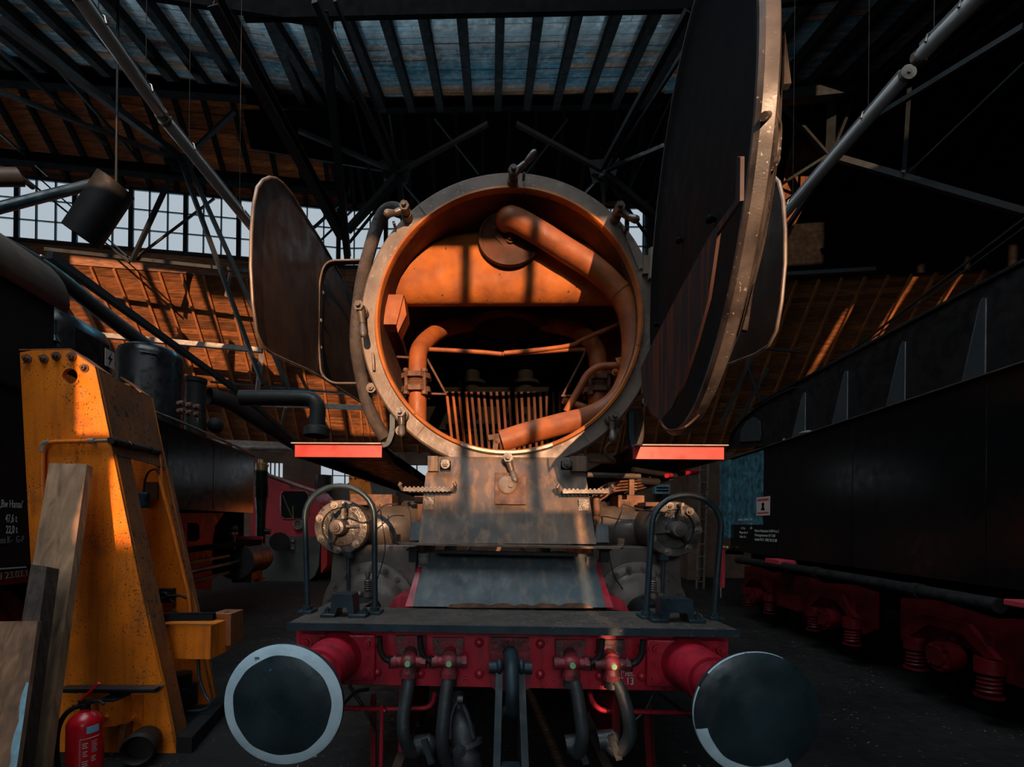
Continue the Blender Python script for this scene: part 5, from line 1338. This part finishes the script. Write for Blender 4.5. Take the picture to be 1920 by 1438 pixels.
b = B(); wc = W(256, 1408, JD - .22); b.lathe([(.10, 0), (.115, .03), (.10, .05), (.10, .18), (.04, .18)], wc, (-.35, 1, 0), 28); b.lathe([(.10, 0), (.085, .02), (.085, .08), (.0, .08)], wc, (-.35, 1, 0), 28)
b.build('wheel', 'ironbrown', jack)
b = B(); b.prism([W(222, 1360, k + .04), W(236, 1358, k + .04), W(232, 1400, k + .04), W(222, 1404, k + .04)], V((0, .06, 0))); b.build('wheel_fork', 'yellowrust', jack)

# the same jack far at the back
fj = copy_tree(jack)
fj['label'] = 'far orange lifting jack, only its drilled top showing over the valve chest by the shunter'
tgt = W(672, 905, 12.6)
src = JF(105, 657)
fj.location = jack.location + V((tgt.x - src.x, tgt.y - src.y, 0))
jack['group'] = fj['group'] = 'orange lifting jacks'

# ================================================================== planks and extinguisher
def board(name, m, quad, label, cat, th, side=None, side2=None):
    a, c, d, e_ = [W(*q) for q in quad]      # top-left, top-right, bottom-right, bottom-left
    n = (c - a).cross(e_ - a).normalized()
    if n.y < 0: n = -n
    b = B(); b.prism([a, c, d, e_], n * th)
    if side2:
        b.mat(1); f = .36
        p, q = c.lerp(d, f), d
        iw = (a - c).normalized()
        ln = [(f + (1 - f) * k / 9, .012 + .014 * abs(math.sin(k * 2.1)) + .03 * (k / 9)) for k in range(10)]
        b.prism([c.lerp(d, g) - n * .0015 for g, w_ in ln] + [c.lerp(d, g) + iw * w_ - n * .0015 for g, w_ in ln[::-1]], -n * .001)
    return b.own(name, [m] + ([side2] if side2 else []), label, cat, bevel=.002)
board('plank', 'plank', ((92, 868, 3.22), (163, 870, 3.22), (72, 1520, 2.60), (-14, 1520, 2.60)), 'long pale brown plank leaning against the front of the orange jack', 'plank', .055)
board('timber', 'timber', ((58, 1058, 2.80), (88, 1062, 2.80), (28, 1500, 2.46), (-14, 1500, 2.46)), 'short dark square timber leaning against the long plank', 'timber', .09)
board('plywood_sheet', 'ply', ((-60, 1166, 2.46), (71, 1164, 2.46), (22, 1510, 2.18), (-110, 1510, 2.18)), 'scuffed brown board with pale blue paint along its edge, in front of the dark timber', 'board', .022, side2='bluewhite')
ED = 2.88
eb = W(160, 1345, ED); er = .094; ez = eb.z
ext = thing('fire_extinguisher', 'red fire extinguisher with white printed label standing before the orange jack', 'fire extinguisher', (eb.x, eb.y, 0))
b = B(); b.lathe([(0, .0), (er - .01, .0), (er, .012), (er, ez - .03), (er - .012, ez + .0), (er - .04, ez + .028), (.03, ez + .04), (.028, ez + .055), (0, ez + .055)], (eb.x, eb.y, 0), ZUP, 44); b.build('cylinder_body', 'extred', ext)
tp = V((eb.x, eb.y, ez + .055))
b = B(); b.cyl(tp, tp + V((0, 0, .035)), .026); b.box(tp + V((.01, 0, .045)), (.09, .03, .02)); b.tube([tp + V((.03, 0, .045)), tp + V((.09, 0, .05)), tp + V((.12, 0, .03))], .009, 8); b.cyl(tp + V((-.02, 0, .02)), tp + V((-.07, -.01, .01)), .015); b.build('valve_head', 'blackrough', ext)
b = B(); b.beam(tp + V((-.02, -.005, .055)), tp + V((.09, -.005, .165)), .022, .014); b.build('lever', 'extred', ext)
b = B(); b.tube(spline([tp + V((-.06, -.01, .012)), tp + V((-.11, -.02, -.03)), tp + V((-.155, -.02, -.12)), tp + V((-.165, -.02, -.25)), tp + V((-.15, -.02, -.40))], 6), .015, 12); b.build('hose', 'tealtint', ext)
def wrap(a0, a1, z0, z1, m, name, r=er + .0012):
    b = B(); g = []
    for z in (z0, z1): g.append([V((eb.x + math.sin(t) * r, eb.y - math.cos(t) * r, z)) for t in [a0 + (a1 - a0) * k / 10 for k in range(11)]])
    b.sheet(g); return b.build(name, m, ext)
off = math.atan2(eb.x - CAM.x, eb.y)
wrap(.30 + .5, 1.0 + .5, ez - .075, ez - .03, 'labelblue', 'maker_label')
for z in (.0,): wrap(.02 + .45, .04 + .45, ez - .38, ez - .10, 'label', 'label_border'); wrap(.02 + .45, 1.1 + .45, ez - .105, ez - .10, 'label', 'label_border')
for i, (a, c, z0, z1) in enumerate(((.15, .42, -.16, -.125), (.17, .40, -.21, -.175), (.14, .44, -.27, -.235), (.6, .85, -.25, -.215), (.15, .42, -.34, -.30), (.6, .82, -.33, -.29))):
    for k in range(3): wrap(a + .45, c + .45 - .05 * (k % 2), ez + z0 + k * .013, ez + z0 + k * .013 + .006, 'label', 'label_print', er + .0016)
for k in range(7): wrap(.62 + .45, .95 + .45 - .04 * (k % 3), ez - .195 + k * .011, ez - .191 + k * .011, 'label', 'label_print', er + .0016)
# ================================================================== tender on the far track
NA = YAW - .121
NS = W(1370, 985, 9.2); NS.z = 0
NU = V((-math.sin(NA), math.cos(NA), 0)); NN = V((-math.cos(NA), -math.sin(NA), 0))       # NN points out of the side, to the photographer
def N(n, u, z): return NS + NN * n + NU * u + V((0, 0, z))
def Np(px, py, n=0.0): return WP(px, py, NS + NN * n, NN)
def Nu(px, py, n=0.0): return (Np(px, py, n) - NS).dot(NU)
tender = thing('locomotive_tender', 'long black tender with triangular stiffeners and red bogies, beside the open smokebox door', 'tender', NS, NA)
def nbox(b, n0, n1, u0, u1, z0, z1): return b.hexa([N(n0, u0, z0), N(n1, u0, z0), N(n1, u1, z0), N(n0, u1, z0), N(n0, u0, z1), N(n1, u0, z1), N(n1, u1, z1), N(n0, u1, z1)])
ZD = Np(1489, 823).z; ZL = Np(1442, 1042).z; U0 = -7.6
b = B(); nbox(b, -2.8, 0, U0, 0, ZL, ZD)
for u in (-1.75, -3.5, -5.2): nbox(b, 0, .005, u - .03, u + .03, ZL + .02, ZD - .02)
nbox(b, -2.82, .03, U0, .03, ZD, ZD + .02)
body = b.build('tank_body', 'tender', tender, bevel=.01)
b = B(); nbox(b, .03, .036, U0, .03, ZD + .012, ZD + .022); b.build('deck_edge', 'steel', body)
b = B(); nbox(b, 0.0, .012, -1.3, -.02, ZL + .52, ZD - .02); b.build('sheen_panel', 'tendersheen', tender)  # added panel: sky reflection painted in teal on the gloss side
b = B(); nbox(b, -.02, .05, -.02, .45, ZL + .25, ZD - .01); b.prism([N(.06, .0, ZL + .3), N(.06, .4, ZL + .3), N(.06, .4, ZL + .6), N(.06, .0, ZL + .6)], NN * .01); b.build('end_locker', 'tendersheen', tender, bevel=.006)
zb = Np(1900, 497, -.19).z
b = B(); nbox(b, -2.6, -.19, U0, -.55, ZD + .02, zb); nbox(b, -2.64, -.16, U0, -.55, zb - .04, zb); bk = b.build('coal_bunker', 'black', tender, bevel=.01)
for (x0, y0), (x1, y1), (x2, y2) in (((1808, 712), (1848, 697), (1846, 561)), ((1660, 764), (1697, 752), (1698, 641)), ((1563, 797), (1589, 788), (1592, 695)), ((1489, 822), (1510, 815), (1510, 737))):
    u = Nu(x1, y1, -.19); zt3 = Np(x2, y2, -.19).z
    b = B(); b.prism([N(0, u, ZD + .02), N(-.19, u, ZD + .02), N(-.19, u, zt3), N(-.165, u, zt3 + .01), N(-.14, u, zt3 - .05)], NU * .012)
    st = b.build('stiffener', 'gusset', bk)
    b = B(); b.beam(N(-.185, u - .004, ZD + .02), N(-.185, u - .004, zt3), .006, .006); b.build('pale_edge_line', 'galv', st)  # pale line along the inner edge of the stiffener
# rounded far end of the bunker with arched recess
b = B(); e_ = [Np(x, y, -.16) for x, y in ((1365, 842), (1372, 812), (1390, 790), (1420, 765), (1455, 744), (1490, 728), (1500, 722), (1500, 818), (1440, 835))]
b.prism(e_, -NN * .03)
b.mat(1); b.prism([Np(x, y, -.145) for x, y in ((1388, 828), (1390, 806), (1400, 790), (1414, 782), (1426, 790), (1428, 812), (1426, 826))], NN * .012); b.mat(0)
b.tube([Np(x, y, -.14) for x, y in ((1362, 846), (1372, 812), (1390, 788), (1420, 763), (1455, 742), (1490, 726))], .02, 8)
b.beam(Np(1427, 830, -.3), Np(1428, 745, -.3), .06, .03)
b.tube([Np(x, y, -.31) for x, y in ((1408, 830), (1410, 800), (1420, 786), (1428, 792))], .04, 10)
b.build('end_plate', ['black', 'gusset'], tender)
b = B(); b.ball(Np(1515, 812, -.2), .09, sq=(1.3, 1.3, .45)); b.cyl(Np(1470, 832, -.12), Np(1470, 822, -.12), .02); b.build('filler_lid', 'galv', tender)
# sign and lettering
sc_ = Np(1431, 949, .014)
b = B(); b.hexa([sc_ + NU * a + V((0, 0, z)) + NN * n for n in (0, .004) for a, z in ((-.23, -.16), (.23, -.16), (.23, .16), (-.23, .16))])
b.mat(1); b.hexa([sc_ + NU * a + V((0, 0, z)) + NN * n for n in (.004, .005) for a, z in ((-.19, .09), (.19, .09), (.19, .13), (-.19, .13))]); b.hexa([sc_ + NU * a + V((0, 0, z)) + NN * n for n in (.004, .005) for a, z in ((-.19, -.13), (.19, -.13), (.19, -.10), (-.19, -.10))])
b.mat(2); b.prism([sc_ + NU * a + V((0, 0, z)) + NN * .005 for a, z in ((-.07, -.07), (.07, -.07), (.05, -.03), (.03, -.02), (.05, .04), (.0, .07), (-.05, .04), (-.03, -.02), (-.05, -.03))], NN * .001)
b.build('warning_sign', ['sign', 'signred', 'soot'], tender, label='small white and red warning sign')
def tl(txt, px, py, s_, sx):
    p = Np(px, py, .016); lettering(txt, p, s_, -NU, ZUP, 'letter', tender, sx=sx)
for txt, px, py in (('Tank aus. Zeder 17', 1383, 976), ('200', 1406, 976), ('132', 1406, 984), ('A. Max', 1389, 992), ('181', 1406, 992), ('Wasser 26 m\u00b3', 1386, 1000), ('Kohle  8 t', 1387, 1008)): tl(txt, px, py, .062, 1.0)
for txt, px, py in (('Unters Hannover A-GP-4-te 2', 1415, 997), ('Fristungsnummer 59 1188', 1415, 1005), ('Letzte HU 3. 1980 38 22 88', 1415, 1013)): tl(txt, px, py, .066, 1.0)
# pipe along the sill, steps, red blocks
b = B(); q = [Np(1384, 1050, .12), Np(1470, 1062, .14), Np(1640, 1092, .14), Np(1875, 1136, .14)]
b.tube(q, .062, 16)
for f in (.25, .75): c = q[1].lerp(q[3], f); b.cyl(c - NU * .05, c + NU * .05, .075)
b.build('long_pipe', 'lagdark', tender)
for x0, y0, x1, y1 in ((1434, 1046, 1462, 1060), (1880, 1122, 1945, 1146)):
    b = B(); p = Np(x0, y0, .2); q = Np(x1, y1, .2); b.hexa([V((p.x, p.y, q.z)), V((q.x, q.y, q.z)), V((q.x, q.y, q.z)) - NN * .25, V((p.x, p.y, q.z)) - NN * .25, p, V((q.x, q.y, p.z)), V((q.x, q.y, p.z)) - NN * .25, p - NN * .25]); b.build('step_block', 'dieselred', tender, bevel=.01)
b = B(); nbox(b, .0, .06, .25, .40, .45, ZL + .1); b.build('end_post', 'dieselred', tender)
b = B(); nbox(b, -.4, .02, .35, .45, ZL - .1, ZL); b.build('end_bracket', 'soot', tender)
b = B(); b.ball(N(.08, .1, ZL + .05), .04); b.build('end_fitting', 'brass', tender)
b = B(); b.ball(N(.08, -.05, ZL + .05), .05); b.build('end_fitting', 'brass', tender)
b = B(); nbox(b, -2.6, -.35, U0, -.1, .75, ZL); b.build('under_frame', 'soot', tender)
# bogies
def bogie(uA, uB, name):
    """uA near end, uB far end"""
    L_ = uB - uA; nf = -.10
    h = lambda f, z: N(nf, uA + L_ * f, z)
    b = B()
    b.prism([h(0, .52), h(0, .96), h(.12, 1.0), h(.30, .94), h(.36, .98), h(.64, .98), h(.70, .94), h(.88, 1.0), h(1, .96), h(1, .52), h(.95, .42), h(.88, .42), h(.84, .60), h(.76, .62), h(.70, .42), h(.30, .40), h(.24, .62), h(.16, .60), h(.12, .42), h(.05, .42)], -NN * .05)
    bg_ = b.build(name, 'redbogie', tender, bevel=.004)
    for f in (.20, .80):
        b = B(); b.prism([h(f - .15, .62) + NN * .06, h(f - .07, .86) + NN * .06, h(f + .07, .86) + NN * .06, h(f + .15, .62) + NN * .06, h(f + .12, .60) + NN * .06, h(f + .05, .77) + NN * .06, h(f - .05, .77) + NN * .06, h(f - .12, .60) + NN * .06], NN * .05)
        b.build('equaliser', 'redbogie', bg_)
    for f in (.20, .80):
        b = B(); c = h(f, .50) + NN * .02; b.cyl(c, c + NN * .14, .14, seg=24); b.cyl(c + NN * .14, c + NN * .16, .09, seg=18)
        for k in range(4): t = PI / 4 + PI / 2 * k; b.bolt(c + NN * .14 + NU * math.cos(t) * .115 + V((0, 0, math.sin(t) * .115)), NN, .014, .02)
        b.cyl(c + V((0, 0, .16)), c + V((0, 0, .24)), .03); b.build('axle_box', 'redbogie', bg_)
        for k in (-1, 1):
            b = B(); p = h(f + k * .115, .30) + NN * .06; pts = [p + NU * math.cos(t) * .07 + NN * math.sin(t) * .07 + V((0, 0, .15 * t / (2 * PI * 4))) for t in [2 * PI * 4 * i / 48 for i in range(49)]]
            b.tube(pts, .016, 8); b.build('coil_spring', 'redbogie', bg_)
            b = B(); b.cyl(p + V((0, 0, .17)), p + V((0, 0, .30)), .10, seg=20); b.beam(p + V((0, 0, .30)), p + V((0, 0, .52)), .05, .04); b.build('spring_cup', 'redbogie', bg_)
            b = B(); b.cyl(p - V((0, 0, .04)), p - V((0, 0, .02)), .10, seg=20); b.build('spring_plate', 'redbogie', bg_)
        b = B(); c2 = N(-.28, uA + L_ * f, .46); b.lathe([(0, .05), (.10, .06), (.12, .01), (.38, .0), (.40, .04), (.46, .045), (.46, -.08), (0, -.08)], c2, NN, 32); b.build('wheel', 'soot', bg_)  # wheel blackened in place of the shade behind the frame
    b = B(); nbox(b, -.1, .0, uA + L_ * .42, uA + L_ * .58, .46, .66); b.build('bolster', 'redbogie', bg_)
uA1, uB1 = Nu(1640, 1150, -.1), Nu(1396, 1085, -.1)
bogie(uA1, uB1, 'bogie')
uB2 = Nu(1688, 1200, -.1); bogie(uB2 - (uB1 - uA1), uB2, 'bogie')

# ================================================================== ladder beyond the locomotive
ld = W(1312, 1098, 12.4); ld.z = 0
lad = thing('ladder', 'slim steel ladder standing far back between the locomotive and the black tender', 'ladder', ld)
DL = 12.4
for (x0, y0), (x1, y1) in (((1306, 1105), (1312, 850)), ((1319, 1105), (1328, 850))):
    b = B(); p = W(x0, y0, DL); p.z = 0; b.beam(p, W(x1, y1, DL + .3), .035, .06, (0, 1, 0)); b.build('rail', 'bright', lad)
for k in range(11):
    f = (k + .6) / 11; b = B()
    p = W(1306, 1105, DL).lerp(W(1312, 850, DL + .3), f); q = W(1319, 1105, DL).lerp(W(1328, 850, DL + .3), f); b.cyl(p, q, .018, seg=8); b.build('rung', 'bright', lad)
b = B(); b.beam(W(1330, 953, 11), W(1352, 968, 11), .03, .03); r0 = W(1354, 868, 11); b.beam(r0, V((r0.x, r0.y, 0)), .025, .025); b.beam(W(1332, 952, 11), W(1352, 952, 11), .03, .03)
b.own('cable_stand', 'galv', 'thin upright rod with a bracket between the ladder and the tender', 'rod')
b = B(); p = W(1306, 900, 14.5); b.bx(p.x - .25, p.x + .15, p.y, p.y + .4, 0, 3.6); b.build('wall_pier', 'brick', kind='structure')
b = B(); p, q = WY(1228, 908, 15.1), WY(1256, 926, 15.1); b.bx(p.x, q.x, p.y, 15.32, q.z, p.z)
for k in range(2): z = q.z + (p.z - q.z) * (.35 + .3 * k); b.mat(1).bx(p.x + .05, q.x - .05, p.y - .01, p.y, z - .03, z + .02)
b.own('electric_cabinet', ['bluewhite', 'soot'], 'pale blue slotted box on the back wall beside the brick pier', 'cabinet')
# ================================================================== lamps, flues and ducts under the roof
def lamp(a, c, label, wires, r=.052):
    o_ = (a + c) / 2
    t = thing('fluorescent_lamp', label, 'lamp', (o_.x, o_.y, o_.z), 0, 'tubular hall lamps')
    d = (c - a).normalized()
    b = B(); b.tube([a - d * .03, a, c, c + d * .03], r, 20, rs=[r * .7, r, r, r * .7]); b.build('tube_cover', 'tube', t)
    b = B(); b.beam(a + V((0, 0, r * .9)), c + V((0, 0, r * .9)), .07, .035); b.build('lamp_housing', 'lamphouse', t)
    for p, s in ((a, -1), (c, 1)):
        b = B(); b.cyl(p - d * .02 * -s, p + d * .05 * s, r * 1.08, seg=20); b.cyl(p + d * .05 * s, p + d * .06 * s, .014, seg=8); b.build('end_cap', 'bright', t)
    for f in (.2, .8):
        p = a.lerp(c, f); b = B(); b.tube([p + V((-r * 1.15, 0, 0)), p + V((-r * .9, 0, r)), p + V((0, 0, r * 1.5)), p + V((r * .9, 0, r)), p + V((r * 1.15, 0, 0))], .008, 6); b.build('hanger', 'bright', t)
        b = B(); b.cyl(p + V((0, 0, r * 1.4)), p + V((0, 0, r * 1.4 + wires)), .003, seg=6); b.build('hanging_wire', 'ironbrown', t)
xl, zl = -2.86, 5.25
pz = lambda px, py, z: WZ(px, py, z)
lamp(pz(148, -6, zl), pz(298, 207, zl), 'tubular hall lamp with two hangers, hanging highest above the orange jack', 3.6)
lamp(pz(314, 231, zl), pz(474, 428, zl), 'tubular hall lamp further in, hanging above the tank locomotive towards the deflector', 4.6)
zr_ = 5.2
lamp(pz(1838, -10, zr_), pz(1732, 98, zr_), 'short visible length of tubular hall lamp hanging highest, above the tender', 3.6)
lamp(pz(1694, 146, zr_), pz(1452, 424, zr_), 'long tubular hall lamp hanging beside the open smokebox door', 4.6)
def duct(name, pts, r, label, cat, m='duct', bell=None, seg=24, bands=()):
    b = B(); b.tube(pts, r, seg, caps=False)
    for i in bands: p, q = pts[i], pts[min(i + 1, len(pts) - 1)]; d = (q - p).normalized(); b.cyl(p, p + d * .03, r * 1.04, seg=seg, caps=False)
    if bell: p, d, r2, h = bell; b.lathe([(r, 0), (r2 * .97, h * .25), (r2, h * .4), (r2, h), (r2 * .93, h), (r2 * .9, h * .4), (r * .9, 0)], p, d, seg)
    return b.own(name, m, label, cat)
# leaning smoke flue before the long window
a, c = W(218, 345, 7.6), W(152, 444, 7.6)
b = B(); b.cyl(a, c, .275, seg=32, caps=False); b.cyl(a, c, .265, seg=32, caps=False); b.cyl(a, a + V((0, 0, 3.4)), .02, seg=10)
b.own('smoke_flue', 'blackrough', 'dark tilted smoke flue hanging in front of the long window band', 'flue')
a, c = W(-30, 332, 7.6), W(38, 332, 7.9)
b = B(); b.cyl(a, c, .14, seg=24); b.tube([c, W(60, 350, 8.2)], .05, 10); b.own('smoke_flue', 'duct', 'end of a dark horizontal flue cut by the picture edge, above the tank engine cab', 'flue')
# sloping duct and the elbow with a bell mouth
P = [W(x, y, d) for x, y, d in ((-30, 440, 7.4), (90, 508, 8.3), (210, 600, 9.4), (330, 690, 10.6))]
duct('sloping_duct', spline(P, 5), .15, 'black sloping duct running down from the cab roof past the domes', 'duct')
P = fillet([W(392, 738, 8.2), W(430, 748, 8.4), W(480, 752, 8.6)], .3)
duct('sloping_duct', spline([W(392, 742, 10.8), W(430, 754, 11.2), W(470, 780, 11.8), W(556, 834, 13.0)], 5), .19, 'dark duct dipping behind the chimney towards the back wall', 'duct')
P = fillet([W(452, 746, 8.6), W(520, 746, 8.6), W(597, 748, 8.6), W(594, 800, 8.6)], .35, 8)
e0 = W(594, 798, 8.6)
duct('exhaust_duct', P, .145, 'elbow of grey duct with a bell mouth hanging under the deflector', 'duct', bell=(e0, (0, -.05, -1), .235, .20), bands=(1, 4, 12))
b = B(); b.tube(fillet([W(420, 855, 10.0), W(480, 882, 10.5), W(540, 905, 11.5), W(600, 925, 12)], .2), .05, 10); b.own('water_pipe', 'galv', 'pale pipe slanting down over the air pump to the back wall', 'pipe')
# clutter at the back wall
p = W(606, 905, 15.1); b = B(); b.cyl(V((p.x, p.y, 0)), V((p.x, p.y, 3.25)), .28, seg=24); b.own('stove_pipe', 'duct', 'wide grey stove pipe at the back wall between the two small windows', 'stove pipe')
b = B(); q = [W(x, y, 14.35) for x, y in ((640, 915), (655, 904), (680, 899), (715, 904), (742, 916), (745, 1000), (640, 1000))]; q[-1].z = q[-2].z = 0; b.prism(q, V((0, .8, 0))); b.own('engine_hood', 'grey', 'dark rounded engine hood far back behind the hand hoop of the locomotive', 'engine hood')
